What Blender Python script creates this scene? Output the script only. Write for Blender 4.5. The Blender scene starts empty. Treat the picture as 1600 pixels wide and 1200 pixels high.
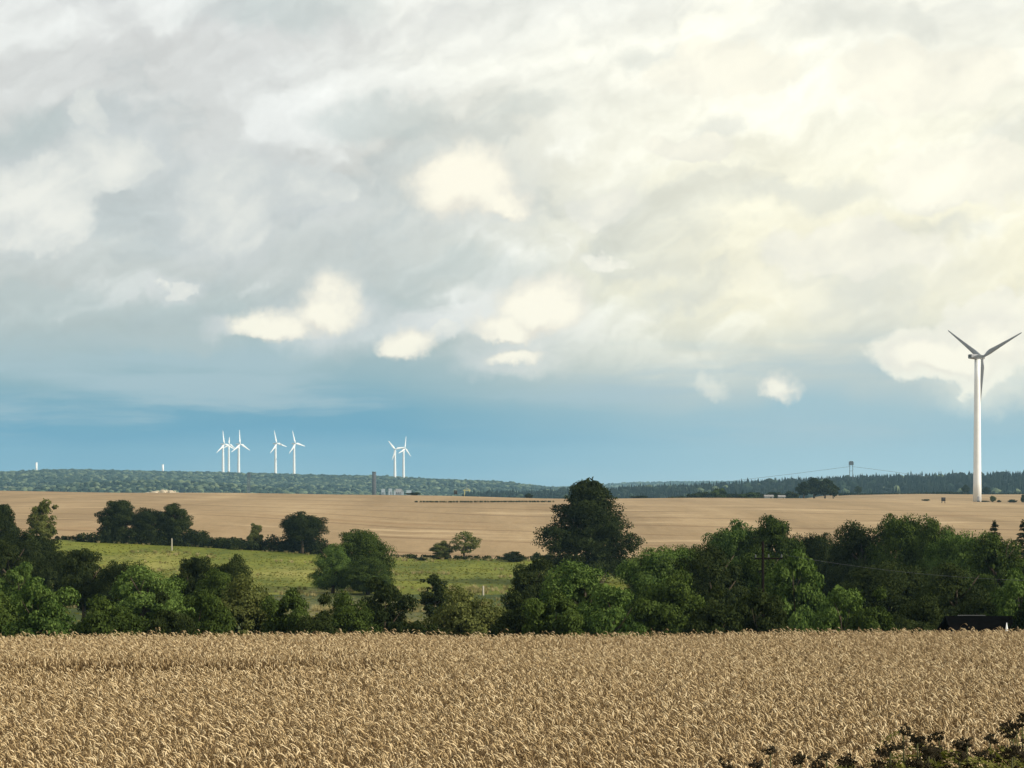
import bpy, math, random
import numpy as np
from mathutils import Vector, Matrix

random.seed(7)
RNG = np.random.default_rng(11)
S = bpy.context.scene
COL = S.collection
PI = math.pi

# ------------------------------------------------------------------ camera
F = 2986.0                      # focal length in pixels of the 1600 px wide photograph
EYE = 2.4                       # eye height above the ground at the camera
HOR = 745.0                     # row of the level horizon
cam = bpy.data.cameras.new('camera')
cam.sensor_width = 36.0
cam.lens = 36.0 * F / 1600.0
cam.shift_y = (HOR - 600.0) / 1600.0
cam.clip_start = 0.1
cam.clip_end = 20000.0
camo = bpy.data.objects.new('camera', cam)
camo.location = (0, 0, EYE)
camo.rotation_euler = (PI / 2, 0, 0)
COL.objects.link(camo)
S.camera = camo
S.view_settings.view_transform = 'Standard'
S.view_settings.look = 'None'
S.view_settings.gamma = 1.0
S.view_settings.use_curve_mapping = False
S.view_settings.exposure = 0.0
S.cycles.max_bounces = 6
S.cycles.diffuse_bounces = 3
S.cycles.glossy_bounces = 2
S.cycles.transmission_bounces = 3
S.cycles.volume_bounces = 0
S.cycles.transparent_max_bounces = 6
S.cycles.use_denoising = True
S.cycles.sample_clamp_indirect = 6.0

# ------------------------------------------------------------------ sun
SUN_AZ = math.radians(112)      # clockwise from the viewing direction: from the right, a little behind
SUN_EL = math.radians(26)
sun = bpy.data.lights.new('sun', 'SUN')
sun.energy = 4.9
sun.angle = math.radians(0.5)
sun.color = (1.0, 0.92, 0.79)
suno = bpy.data.objects.new('sun', sun)
sdir = Vector((math.sin(SUN_AZ) * math.cos(SUN_EL), math.cos(SUN_AZ) * math.cos(SUN_EL), math.sin(SUN_EL)))
suno.rotation_euler = sdir.to_track_quat('Z', 'Y').to_euler()
suno.location = (60, -40, 60)
COL.objects.link(suno)

# ------------------------------------------------------------------ tiny node language
class G:
    """Builds shader nodes from plain arithmetic."""
    def __init__(self, tree):
        self.t = tree
    def node(self, kind, **kw):
        n = self.t.nodes.new(kind)
        for k, v in kw.items():
            setattr(n, k, v)
        return n
    def put(self, sock, v):
        if isinstance(v, V):
            v = v.s
        if isinstance(v, (int, float)):
            if sock.type == 'RGBA':
                sock.default_value = (v, v, v, 1)
            elif sock.type == 'VECTOR':
                sock.default_value = (v, v, v)
            else:
                sock.default_value = v
        elif isinstance(v, (tuple, list)):
            sock.default_value = tuple(v) + ((1.0,) if sock.type == 'RGBA' and len(v) == 3 else ())
        else:
            self.t.links.new(v, sock)
    def m(self, op, *a, clamp=False):
        n = self.node('ShaderNodeMath', operation=op, use_clamp=clamp)
        for i, v in enumerate(a):
            self.put(n.inputs[i], v)
        return V(self, n.outputs[0])
    def xyz(self, x, y, z):
        n = self.node('ShaderNodeCombineXYZ')
        for i, v in enumerate((x, y, z)):
            self.put(n.inputs[i], v)
        return n.outputs[0]
    def sep(self, v):
        n = self.node('ShaderNodeSeparateXYZ')
        self.put(n.inputs[0], v)
        return [V(self, o) for o in n.outputs]
    def noise(self, vec, scale, detail=4, rough=0.55, dist=0.0, col=False):
        n = self.node('ShaderNodeTexNoise')
        self.put(n.inputs['Vector'], vec)
        n.inputs['Scale'].default_value = scale
        n.inputs['Detail'].default_value = detail
        n.inputs['Roughness'].default_value = rough
        n.inputs['Distortion'].default_value = dist
        return n.outputs['Color'] if col else V(self, n.outputs[0])
    def step(self, v, a, b):
        n = self.node('ShaderNodeMapRange', interpolation_type='SMOOTHSTEP')
        self.put(n.inputs[0], v)
        n.inputs[1].default_value = a
        n.inputs[2].default_value = b
        return V(self, n.outputs[0])
    def mix(self, f, a, b, mode='MIX'):
        n = self.node('ShaderNodeMix', data_type='RGBA', blend_type=mode)
        self.put(n.inputs[0], f)
        self.put(n.inputs[6], a)
        self.put(n.inputs[7], b)
        return n.outputs[2]
    def ramp(self, f, stops):
        n = self.node('ShaderNodeValToRGB')
        self.put(n.inputs[0], f)
        e = n.color_ramp.elements
        while len(e) < len(stops):
            e.new(0.5)
        for i, (p, c) in enumerate(stops):
            e[i].position = p
            e[i].color = tuple(c) + (1,)
        return n.outputs[0]

class V:
    def __init__(self, g, s):
        self.g, self.s = g, s
    def __add__(self, o): return self.g.m('ADD', self, o)
    __radd__ = __add__
    def __mul__(self, o): return self.g.m('MULTIPLY', self, o)
    __rmul__ = __mul__
    def __sub__(self, o): return self.g.m('SUBTRACT', self, o)
    def __rsub__(self, o): return self.g.m('SUBTRACT', o, self)
    def __truediv__(self, o): return self.g.m('DIVIDE', self, o)

# ------------------------------------------------------------------ sky
def build_sky():
    w = bpy.data.worlds.new('World')
    S.world = w
    w.use_nodes = True
    w.cycles.sampling_method = 'MANUAL'
    w.cycles.sample_map_resolution = 512
    t = w.node_tree
    t.nodes.clear()
    g = G(t)
    out = g.node('ShaderNodeOutputWorld')
    bg = g.node('ShaderNodeBackground')
    bg.inputs[1].default_value = 0.1
    t.links.new(bg.outputs[0], out.inputs[0])
    nish = g.node('ShaderNodeTexSky', sky_type='NISHITA', sun_disc=False)
    nish.sun_elevation = SUN_EL
    nish.sun_rotation = SUN_AZ
    nish.air_density = 1.0
    nish.dust_density = 0.6
    nish.ozone_density = 2.0
    d = g.node('ShaderNodeTexCoord').outputs['Generated']
    x, y, z = g.sep(d)
    K = 29.86
    U = g.m('ARCTAN2', x, y) * K          # about 100 px of the photograph per unit
    Vv = g.m('ARCSINE', g.m('MAXIMUM', g.m('MINIMUM', z, 1.0), -1.0)) * K
    X, Y, Z = x * K, y * K, z * K
    P = g.xyz(X, Y, Z)
    Xs = X
    # cloud streets rise towards the right: turn and flatten the noise space
    ca, sa = math.cos(math.radians(24)), math.sin(math.radians(24))
    A, B = X * ca + Z * sa, Z * ca - X * sa
    Q = g.xyz(A * 0.62, Y * 0.62, B * 1.25)
    wc = g.noise(P, 0.42, 5, 0.58, col=True)
    wr, wg, wb = g.sep(wc)
    wx, wz = wr - 0.5, wg - 0.5
    Qw = g.xyz(A * 0.62 + wx * 2.2, Y * 0.62, B * 1.25 + wz * 2.2)
    n1 = g.noise(Qw, 0.36, 5, 0.50)
    Qs = g.xyz(A * 0.62 + wx * 2.2 + 0.20, Y * 0.62, B * 1.25 + wz * 2.2 + 0.34)
    n1b = g.noise(Qs, 0.36, 5, 0.50)
    relief = (n1 - n1b) * 3.0
    n3 = g.noise(g.xyz(A * 0.8 + wx * 1.5, Y * 0.8, B * 1.3 + wz * 1.5), 0.95, 6, 0.55)
    n3b = g.noise(g.xyz(A * 0.8 + wx * 1.5 + 0.10, Y * 0.8, B * 1.3 + wz * 1.5 + 0.16), 0.95, 6, 0.55)
    rel2 = (n3 - n3b) * 3.0
    n2 = g.noise(Q, 0.16, 3, 0.5)           # broad
    # colour of the air and the high veil by height
    hb = Vv + (n2 - 0.5) * 1.6 + (n1 - 0.5) * 0.7
    left = g.ramp(hb / 8.0, [(0.0, (0.25, 0.47, 0.60)), (0.03, (0.19, 0.42, 0.57)), (0.085, (0.13, 0.355, 0.51)),
                             (0.13, (0.17, 0.38, 0.50)), (0.17, (0.29, 0.45, 0.51)), (0.24, (0.42, 0.52, 0.53)),
                             (0.36, (0.55, 0.595, 0.58)), (0.60, (0.66, 0.68, 0.665)), (0.85, (0.71, 0.725, 0.715)), (1.0, (0.67, 0.695, 0.71))])
    right = g.ramp(hb / 8.0, [(0.0, (0.48, 0.65, 0.71)), (0.03, (0.41, 0.60, 0.68)), (0.09, (0.34, 0.53, 0.62)),
                              (0.14, (0.38, 0.54, 0.60)), (0.18, (0.52, 0.60, 0.59)), (0.24, (0.74, 0.74, 0.64)),
                              (0.34, (0.95, 0.90, 0.69)), (0.56, (1.00, 0.97, 0.79)), (0.78, (0.97, 0.96, 0.84)), (1.0, (0.87, 0.88, 0.83))])
    rgt = g.step(Xs + (n2 - 0.5) * 5.0 + (Vv - 4.0) * 0.25, -3.4, 4.2)
    base = g.mix(rgt, left, right)
    # broad grey and bright masses
    up = g.step(Vv + (n2 - 0.5) * 1.2, 1.3, 2.6)
    lightc = g.mix(rgt, (0.84, 0.86, 0.84), (1.06, 1.04, 0.90))
    darkc = g.mix(rgt, (0.47, 0.54, 0.56), (0.72, 0.73, 0.66))
    bright = g.step(n1 + relief * 0.30 + rgt * 0.045, 0.50, 0.70) * up
    dark = g.step(n1 + relief * 0.22 + rgt * 0.03, 0.47, 0.33) * up
    c = g.mix(bright * 0.85, base, lightc)
    c = g.mix(dark * 0.5, c, darkc)
    tex = 1.0 + (g.m('MAXIMUM', g.m('MINIMUM', relief * 0.24 + rel2 * 0.14, 0.22), -0.11)) * up
    c = g.mix(1.0, c, g.xyz(tex, tex, tex), 'MULTIPLY')
    # fine stratus bars in the blue band
    st = g.noise(g.xyz(X * 0.30 + wx * 0.4, Y * 0.30, Z * 2.6 + wz * 0.8), 0.62, 5, 0.55)
    band = g.step(st + rgt * 0.05, 0.45, 0.66) * (1.0 - up) * g.step(Vv, 0.15, 0.9)
    c = g.mix(band * 0.8, c, (0.42, 0.55, 0.60))
    # cumulus puffs
    wf = g.noise(P, 1.15, 6, 0.56, col=True)
    fr, fg, fb = g.sep(wf)
    u = U + wx * 1.1 + (fr - 0.5) * 1.15
    v = Vv + wz * 0.8 + (fg - 0.5) * 1.0
    def puffs(lst, ou=0.0, ov=0.0):
        tot = None
        for (px, py, a, b, k) in lst:
            du = (u - ((px - 800) / 100.0 - ou)) * (1.0 / a)
            dv = (v - ((745 - py) / 100.0 - ov)) * (1.0 / b)
            dv = g.m('MAXIMUM', dv, dv * -1.15)      # flatter underside
            q = g.m('SQRT', du * du + dv * dv)
            e = (1.0 - q) * k
            tot = e if tot is None else g.m('SMOOTH_MAX', tot, e, 0.32)
        return g.m('MAXIMUM', tot, -1.0)
    grey = puffs([(70, 228, 1.2, 0.45, 1), (610, 200, 1.2, 0.45, 1), (830, 175, 0.8, 0.4, 1), (70, 490, 1.6, 0.5, 1), (270, 540, 1.8, 0.4, 0.8), (570, 465, 1.2, 0.35, 1),
                  (1010, 95, 0.7, 0.35, 0.8), (1310, 60, 1.0, 0.45, 0.8), (1230, 310, 1.2, 0.4, 0.8), (1130, 210, 0.7, 0.3, 0.7), (1560, 240, 0.9, 0.35, 0.8), (1180, 120, 0.9, 0.3, 0.8), (1420, 70, 0.7, 0.3, 0.8), (1290, 320, 1.0, 0.3, 0.8), (1480, 370, 0.9, 0.25, 0.7), (1050, 480, 1.0, 0.35, 0.7), (450, 40, 1.6, 0.5, 0.7), (740, 425, 1.6, 0.5, 0.8)])
    gm = g.step(grey + (n1 - 0.5) * 0.9 + (fb - 0.5) * 0.3, 0.0, 0.6)
    c = g.mix(gm * 0.52, c, g.mix(rgt, (0.48, 0.56, 0.56), (0.70, 0.71, 0.65)))
    soft = puffs([(60, 330, 1.6, 1.2, 1), (190, 250, 1.1, 0.8, 1), (340, 340, 1.4, 1.3, 0.9), (490, 320, 1.0, 0.6, 0.9),
                  (265, 458, 0.6, 0.4, 1), (960, 325, 0.9, 0.6, 0.9), (340, 520, 0.6, 0.3, 0.8),
                  (1560, 555, 1.6, 0.9, 1.0), (800, 560, 1.0, 0.4, 1), (1110, 605, 0.5, 0.2, 0.8),
                  (650, 510, 0.6, 0.45, 0.7), (520, 495, 1.3, 0.8, 0.8), (760, 310, 1.5, 0.8, 0.8), (840, 500, 1.3, 0.8, 0.8),
                  (950, 410, 0.5, 0.3, 0.8), (1350, 440, 2.6, 0.9, 0.8)])
    mid = puffs([(70, 335, 1.25, 0.95, 1), (180, 275, 0.85, 0.65, 1), (155, 195, 0.40, 0.42, 0.9), (345, 330, 0.95, 0.85, 0.7), (492, 305, 0.85, 0.42, 0.9),
                 (268, 458, 0.34, 0.24, 1), (950, 322, 0.62, 0.40, 0.8), (1470, 556, 1.2, 0.6, 1), (1545, 520, 0.9, 0.6, 1), (1130, 120, 1.3, 0.5, 0.7),
                 (1430, 150, 1.5, 0.7, 0.8), (1330, 400, 1.8, 0.5, 0.8), (1080, 235, 0.8, 0.3, 0.7), (1500, 300, 1.4, 0.6, 0.7), (960, 412, 0.4, 0.2, 0.8), (700, 515, 0.3, 0.2, 0.6)])
    HARD = ([(722, 298, 0.95, 0.66, 1), (780, 318, 0.6, 0.3, 0.9), (438, 517, 0.85, 0.34, 1), (514, 484, 0.62, 0.56, 1),
                  (640, 540, 0.46, 0.34, 1), (850, 485, 0.80, 0.56, 1.15), (796, 514, 0.62, 0.30, 1), (1462, 562, 0.95, 0.44, 0.9), (1540, 540, 0.7, 0.5, 0.7),
                  (1216, 601, 0.26, 0.24, 0.7), (806, 556, 0.5, 0.17, 0.7)])
    u, v = U + wx * 0.45 + (fr - 0.5) * 0.95, Vv + wz * 0.35 + (fg - 0.5) * 0.85
    hard = puffs(HARD)
    lit = g.step(hard - puffs(HARD, 0.10, 0.26) + (fb - 0.5) * 0.30, -0.62, 0.05)
    shade = g.step(relief + (fb - 0.5) * 0.9, -0.45, 0.45)
    sm = g.step(soft + (n1 - 0.5) * 0.9, -0.10, 0.55)
    sc = g.mix(rgt, (0.74, 0.76, 0.75), (0.98, 0.95, 0.80))
    sc = g.mix(shade, g.mix(0.40, sc, (0.50, 0.56, 0.58)), sc)
    c = g.mix(sm * 0.62, c, sc)
    # bodies with a clearer upper edge, greyer towards their feet
    mm = g.step(mid + (fb - 0.5) * 0.30 + (n1 - 0.5) * 0.35, 0.02, 0.22)
    mc = g.mix(rgt, (0.90, 0.90, 0.83), (1.06, 1.02, 0.86))
    mc = g.mix(g.step(relief * 0.8 + (fb - 0.5) * 0.7 + mid * 0.25, -0.35, 0.40), g.mix(rgt, (0.60, 0.64, 0.64), (0.84, 0.82, 0.72)), mc)
    c = g.mix(mm * 0.82, c, mc)
    he = hard + (fb - 0.5) * 0.22
    hm = g.step(he + lit * 0.24, 0.06, 0.60)
    hc = g.mix(lit, (0.83, 0.785, 0.68), g.mix(g.step(he + rel2 * 0.45, 0.0, 0.62), (0.86, 0.83, 0.73), (1.05, 1.0, 0.84)))
    c = g.mix(hm * 0.92, c, hc)
    # thin breaks show the clear sky behind the cloud
    gap = g.step(n2 + (n1 - 0.5) * 0.5, 0.36, 0.22) * up
    clear = g.mix(1.0, nish.outputs[0], (0.1, 0.1, 0.1), 'MULTIPLY')
    c = g.mix(gap * 0.35, c, clear)
    fin = g.mix(1.0, c, (10.2, 10.2, 10.1), 'MULTIPLY')
    t.links.new(fin, bg.inputs[0])
build_sky()

# ------------------------------------------------------------------ helpers
def tag(o, label=None, cat=None, group=None, kind=None):
    if label: o['label'] = label
    if cat: o['category'] = cat
    if group: o['group'] = group
    if kind: o['kind'] = kind
    return o

def link(name, data, parent=None, mat=None):
    o = bpy.data.objects.new(name, data)
    COL.objects.link(o)
    if parent is not None:
        o.parent = parent
    if mat is not None:
        if len(data.materials) == 0:
            data.materials.append(None)
        o.material_slots[0].link = 'OBJECT'
        o.material_slots[0].material = mat
    return o

def empty(name, loc, label, cat, group=None, rz=0.0):
    o = bpy.data.objects.new(name, None)
    o.empty_display_size = 0.5
    o.location = loc
    o.rotation_euler = (0, 0, rz)
    COL.objects.link(o)
    return tag(o, label, cat, group)

def mesh_np(name, verts, faces, smooth=False):
    """verts (n,3), faces (m,k) arrays -> mesh"""
    me = bpy.data.meshes.new(name)
    verts = np.asarray(verts, dtype=np.float32)
    faces = np.asarray(faces, dtype=np.int32)
    k = faces.shape[1]
    me.vertices.add(len(verts))
    me.vertices.foreach_set('co', verts.ravel())
    me.loops.add(faces.size)
    me.loops.foreach_set('vertex_index', faces.ravel())
    me.polygons.add(len(faces))
    me.polygons.foreach_set('loop_start', np.arange(0, faces.size, k, dtype=np.int32))
    if smooth:
        me.polygons.foreach_set('use_smooth', np.ones(len(faces), dtype=bool))
    me.update(calc_edges=True)
    return me

class MB:
    """collects boxes, tubes and lathes into one mesh"""
    def __init__(self):
        self.v, self.f = [], []
    def add(self, vs, fs):
        b = len(self.v)
        self.v += [tuple(p) for p in vs]
        self.f += [tuple(i + b for i in q) for q in fs]
    def box(self, c, s, rot=None):
        x, y, z = s[0] / 2, s[1] / 2, s[2] / 2
        vs = [Vector((sx * x, sy * y, sz * z)) for sx in (-1, 1) for sy in (-1, 1) for sz in (-1, 1)]
        if rot is not None:
            vs = [rot @ p for p in vs]
        vs = [p + Vector(c) for p in vs]
        self.add(vs, [(0, 1, 3, 2), (4, 6, 7, 5), (0, 4, 5, 1), (2, 3, 7, 6), (0, 2, 6, 4), (1, 5, 7, 3)])
    def tube(self, pts, rad, n=6, caps=True):
        pts = [Vector(p) for p in pts]
        if isinstance(rad, (int, float)):
            rad = [rad] * len(pts)
        vs, fs = [], []
        prev = None
        for i, p in enumerate(pts):
            a = pts[min(i + 1, len(pts) - 1)] - pts[max(i - 1, 0)]
            a.normalize()
            ref = prev if prev is not None else (Vector((1, 0, 0)) if abs(a.x) < 0.9 else Vector((0, 1, 0)))
            e1 = (ref - a * ref.dot(a)).normalized()
            prev = e1
            e2 = a.cross(e1)
            for k in range(n):
                t = 2 * PI * k / n
                vs.append(p + (e1 * math.cos(t) + e2 * math.sin(t)) * rad[i])
        for i in range(len(pts) - 1):
            for k in range(n):
                k2 = (k + 1) % n
                fs.append((i * n + k, i * n + k2, (i + 1) * n + k2, (i + 1) * n + k))
        if caps:
            fs.append(tuple(reversed(range(n))))
            fs.append(tuple(range((len(pts) - 1) * n, len(pts) * n)))
        self.add(vs, fs)
    def mesh(self, name, smooth=False):
        me = bpy.data.meshes.new(name)
        me.from_pydata(self.v, [], self.f)
        if smooth:
            me.polygons.foreach_set('use_smooth', np.ones(len(me.polygons), dtype=bool))
        me.update()
        return me

def new_mat(name):
    m = bpy.data.materials.new(name)
    m.use_nodes = True
    t = m.node_tree
    t.nodes.clear()
    g = G(t)
    out = g.node('ShaderNodeOutputMaterial')
    b = g.node('ShaderNodeBsdfPrincipled')
    t.links.new(b.outputs[0], out.inputs[0])
    return m, g, b, out

def plain(name, col, rough=0.6, spec=0.3, scale=6.0, var=0.18, metal=0.0):
    m, g, b, out = new_mat(name)
    pos = g.node('ShaderNodeTexCoord').outputs['Object']
    n = g.noise(pos, scale, 5, 0.6)
    lo = tuple(c * (1 - var) for c in col)
    hi = tuple(min(1.0, c * (1 + var)) for c in col)
    g.put(b.inputs['Base Color'], g.ramp(n, [(0.3, lo), (0.7, hi)]))
    b.inputs['Roughness'].default_value = rough
    b.inputs['Specular IOR Level'].default_value = spec
    b.inputs['Metallic'].default_value = metal
    return m

def leaf_mat(name, c0, c1, trans=0.16, scale=0.5):
    """leaves: two hues mixed per leaf and per branch, some light shining through"""
    m, g, b, out = new_mat(name)
    geo = g.node('ShaderNodeNewGeometry')
    rnd = V(g, geo.outputs['Random Per Island'])
    pos = g.node('ShaderNodeTexCoord').outputs['Object']
    n = g.noise(pos, scale, 3, 0.6)
    oi = V(g, g.node('ShaderNodeObjectInfo').outputs['Random'])
    f = g.m('ADD', rnd * 0.55 + (n - 0.5) * 1.5, oi * 0.25 + 0.08, clamp=True)
    col = g.mix(f, c0, c1)
    g.t.nodes.remove(b)
    b = g.node('ShaderNodeBsdfDiffuse')
    g.put(b.inputs[0], col)
    tr = g.node('ShaderNodeBsdfTranslucent')
    g.put(tr.inputs[0], g.mix(1.0, col, (1.0, 1.15, 0.5), 'MULTIPLY'))
    mx = g.node('ShaderNodeMixShader')
    mx.inputs[0].default_value = trans
    g.t.links.new(b.outputs[0], mx.inputs[1])
    g.t.links.new(tr.outputs[0], mx.inputs[2])
    g.t.links.new(mx.outputs[0], out.inputs[0])
    return m

# ------------------------------------------------------------------ lie of the land
def sm(v, a, b):
    t = np.clip((np.asarray(v, float) - a) / (b - a), 0, 1)
    return t * t * (3 - 2 * t)

_ky = [-400, -60, 8, 20, 34, 37, 60, 100, 130, 200, 270, 405, 640, 1000, 1060, 1200, 1500, 1700, 2300, 10000]
_kl = [0.8, 0.3, 0, -0.54, -1.22, -1.42, -4.4, -9.3, -12.0, -13.0, -14.0, -12.1, -10.6, -8.0, -9.4, -15, -28, -36, -45, -47]
_kr = [0.8, 0.3, 0, -0.54, -1.22, -1.42, -4.4, -9.3, -12.0, -13.0, -14.0, -12.1, -10.9, -8.0, -7.9, -7.6, -9.0, -20, -42, -47]
_fy = np.arange(-400, 10001, 1.0)
def _prep(k):
    raw = np.interp(_fy, _ky, k)
    ker = np.ones(31) / 31
    s2 = np.convolve(np.convolve(np.pad(raw, 30, mode='edge'), ker, 'valid'), ker, 'valid')
    k3 = np.ones(5) / 5
    s1 = np.convolve(np.pad(raw, 2, mode='edge'), k3, 'valid')
    w = sm(_fy, 45, 110)
    return s1 * (1 - w) + s2 * w
_zl, _zr = _prep(_kl), _prep(_kr)

def ground_z(X, Y):
    X = np.asarray(X, float); Y = np.asarray(Y, float)
    l, r = np.interp(Y, _fy, _zl), np.interp(Y, _fy, _zr)
    t = sm(X, 150, 260)
    z = l * (1 - t) + r * t
    c = np.interp(X, [-900, -400, -268, -168, -67, 20, 160, 200, 243, 268, 400, 900], [4.2, 3.6, 3.1, 2.3, 0.9, -0.5, -0.8, -1.5, -2.4, -2.7, -2.4, -2.0])
    z = z + c * sm(Y, 405, 1000) * (1 - sm(Y, 1300, 2200))
    e = np.interp(X, [-200, -94, -67, -30, 0, 200], [2.2, 1.4, 0.0, -2.5, -3.0, -3.0])
    z = z + e * sm(Y, 285, 400) * (1 - sm(Y, 420, 850))
    z = z + 0.009 * X * sm(Y, 12, 34) * (1 - sm(Y, 60, 120))
    u = 0.22 * np.sin(X / 37.0 + Y / 61.0) + 0.16 * np.sin(X / 19.0 - Y / 43.0 + 1.3)
    z = z + u * sm(Y, 150, 420)
    return z
def gz(X, Y):
    return float(ground_z(X, Y))
def at(px, row, Y):
    return Vector(((px - 800) / F * Y, Y, EYE + (HOR - row) / F * Y))

def grid_mesh(name, xs, ys, zf, ridge=None):
    XX, YY = np.meshgrid(xs, ys)
    ZZ = zf(XX, YY)
    v = np.stack([XX.ravel(), YY.ravel(), ZZ.ravel()], 1)
    nx, ny = len(xs), len(ys)
    i = (np.arange(ny - 1)[:, None] * nx + np.arange(nx - 1)[None, :]).ravel()
    f = np.stack([i, i + 1, i + nx + 1, i + nx], 1)
    return mesh_np(name, v, f, True)

# ---- ground materials
def crop_mat():
    m, g, b, out = new_mat('ripe_crop')
    pos = g.node('ShaderNodeTexCoord').outputs['Object']
    x, y, z = g.sep(pos)
    n = g.noise(g.xyz(x * 0.6, y * 0.05, 0.0), 0.05, 5, 0.62)
    n2 = g.noise(g.xyz(x, y * 0.25, 0.0), 0.35, 4, 0.7)
    n3 = g.noise(g.xyz(x + y * 0.25, y * 0.06, 0.0), 0.012, 3, 0.5)
    f = n * 0.5 + n2 * 0.22 + n3 * 0.28
    col = g.ramp(f, [(0.38, (0.22, 0.150, 0.076)), (0.52, (0.305, 0.212, 0.112)), (0.64, (0.40, 0.288, 0.158))])
    # sprayer tramlines: pairs of wheel tracks 18 m apart, bent with the slope
    wob = g.noise(g.xyz(x * 0.2, y * 0.2, 0.0), 0.02, 2, 0.5) * 30.0
    q = y * 0.93 + x * 0.37 + wob
    fr = g.m('FRACT', q / 62.0)
    tl = g.m('MAXIMUM', g.step(g.m('ABSOLUTE', fr - 0.50), 0.030, 0.008), g.step(g.m('ABSOLUTE', fr - 0.56), 0.022, 0.006))
    pat = g.step(g.noise(g.xyz(x * 0.5, y * 0.3, 3.0), 0.03, 3, 0.6), 0.34, 0.48)
    col = g.mix(tl * pat * 0.9, col, (0.16, 0.095, 0.045))
    # flattened and bleached patches
    blot = g.step(g.noise(g.xyz(x * 0.13, y * 0.30, 7.0), 0.11, 4, 0.6), 0.57, 0.70)
    col = g.mix(blot * 0.7, col, (0.47, 0.345, 0.20))
    lod = g.step(g.noise(g.xyz(x * 0.16, y * 0.34, 17.0), 0.10, 4, 0.6), 0.58, 0.70)
    col = g.mix(lod * 0.7, col, (0.24, 0.15, 0.07))
    g.put(b.inputs['Base Color'], col)
    b.inputs['Roughness'].default_value = 0.85
    b.inputs['Specular IOR Level'].default_value = 0.1
    bp = g.node('ShaderNodeBump')
    bp.inputs['Strength'].default_value = 0.6
    bp.inputs['Distance'].default_value = 0.4
    g.put(bp.inputs['Height'], n2 + n - tl * pat * 0.6)
    g.t.links.new(bp.outputs[0], b.inputs['Normal'])
    return m

def grass_mat(name, dark, mid, dry, dryness=0.5):
    m, g, b, out = new_mat(name)
    pos = g.node('ShaderNodeTexCoord').outputs['Object']
    x, y, z = g.sep(pos)
    n = g.noise(g.xyz(x * 0.5, y * 0.12, 0.0), 0.16, 5, 0.65)
    n2 = g.noise(g.xyz(x, y * 0.35, 5.0), 0.8, 4, 0.7)
    n3 = g.noise(g.xyz(x * 0.25, y * 0.08, 9.0), 0.10, 4, 0.6)
    col = g.mix(g.step(n * 0.6 + n2 * 0.4, 0.36, 0.62), dark, mid)
    col = g.mix(g.step(n3 + (n2 - 0.5) * 0.3, 0.56 - dryness * 0.1, 0.72) * 0.8, col, dry)
    g.put(b.inputs['Base Color'], col)
    b.inputs['Roughness'].default_value = 0.9
    b.inputs['Specular IOR Level'].default_value = 0.1
    bp = g.node('ShaderNodeBump')
    bp.inputs['Strength'].default_value = 0.8
    bp.inputs['Distance'].default_value = 0.5
    g.put(bp.inputs['Height'], n2 + n)
    g.t.links.new(bp.outputs[0], b.inputs['Normal'])
    return m

M_CROP = crop_mat()
M_MEADOW = grass_mat('meadow_grass', (0.065, 0.085, 0.012), (0.165, 0.175, 0.022), (0.32, 0.28, 0.085))
M_ROUGH = grass_mat('rough_grass', (0.03, 0.045, 0.012), (0.06, 0.08, 0.02), (0.16, 0.14, 0.06), 0.3)
M_LOW = grass_mat('far_land', (0.04, 0.06, 0.025), (0.09, 0.12, 0.045), (0.30, 0.27, 0.13), 0.6)
M_FLOOR = plain('forest_floor', (0.022, 0.028, 0.014), 0.95, 0.05, 0.05, 0.4)
M_SOIL = plain('field_soil', (0.17, 0.11, 0.06), 0.95, 0.1, 5.0, 0.4)

def structure(name, me, mat):
    me.materials.append(mat)
    o = link(name, me)
    return tag(o, kind='structure')

L = np.linspace
structure('ground', grid_mesh('ground', np.concatenate([L(-4200, -600, 19), L(-500, 500, 41), L(600, 4200, 19)]),
          np.concatenate([L(-380, 0, 14), L(6, 60, 28), L(66, 420, 60), L(430, 1100, 60), L(1150, 2400, 26), L(2600, 9600, 36)]),
          lambda X, Y: ground_z(X, Y) - 0.8 - 0.0004 * np.maximum(Y, 0)), M_LOW)
structure('wheat_field_soil', grid_mesh('wheat_field_soil', L(-40, 40, 81), L(-60, 38, 120), ground_z), M_SOIL)
structure('grass_slope', grid_mesh('grass_slope', L(-190, 190, 96), L(38, 264, 114), ground_z), M_ROUGH)
structure('meadow', grid_mesh('meadow', L(-200, 200, 81), L(264, 408, 73), ground_z), M_MEADOW)
structure('harvest_field', grid_mesh('harvest_field', L(-520, 560, 136), L(408, 1062, 131), ground_z), M_CROP)
structure('back_field', grid_mesh('back_field', L(60, 760, 90), L(1064, 1520, 60), ground_z), M_CROP)

# ---- hills
def row_z(row, Y):
    return EYE + (HOR - row) / F * Y
def left_hill(X, Y):
    px = 800 + X * F / 5200.0
    rows = np.interp(px, [-600, 0, 100, 250, 400, 500, 600, 700, 780, 850, 900, 1000, 1500], [742, 742.5, 738, 741.5, 744, 747, 749, 755, 759, 766, 768, 774, 782])
    top = EYE + (HOR - rows) / F * 5200.0
    t = np.clip((Y - 3100) / 2100.0, 0, 1)
    bump = t * t * (3 - 2 * t) * 0.65 + t * 0.35
    back = 1 - sm(Y, 5400, 7000)
    z = -46 + (top + 46) * bump * back
    z = z + (7.0 * np.sin(X / 230.0 + Y / 330.0) + 5.0 * np.sin(X / 120.0 - Y / 190.0 + 2.0)) * bump * (1 - sm(Y, 4600, 5200))
    # nearer knoll
    z = np.maximum(z, -48 + 36 * np.exp(-((X + 640) / 330.0) ** 2 - ((Y - 3400) / 240.0) ** 2))
    return z
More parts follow.
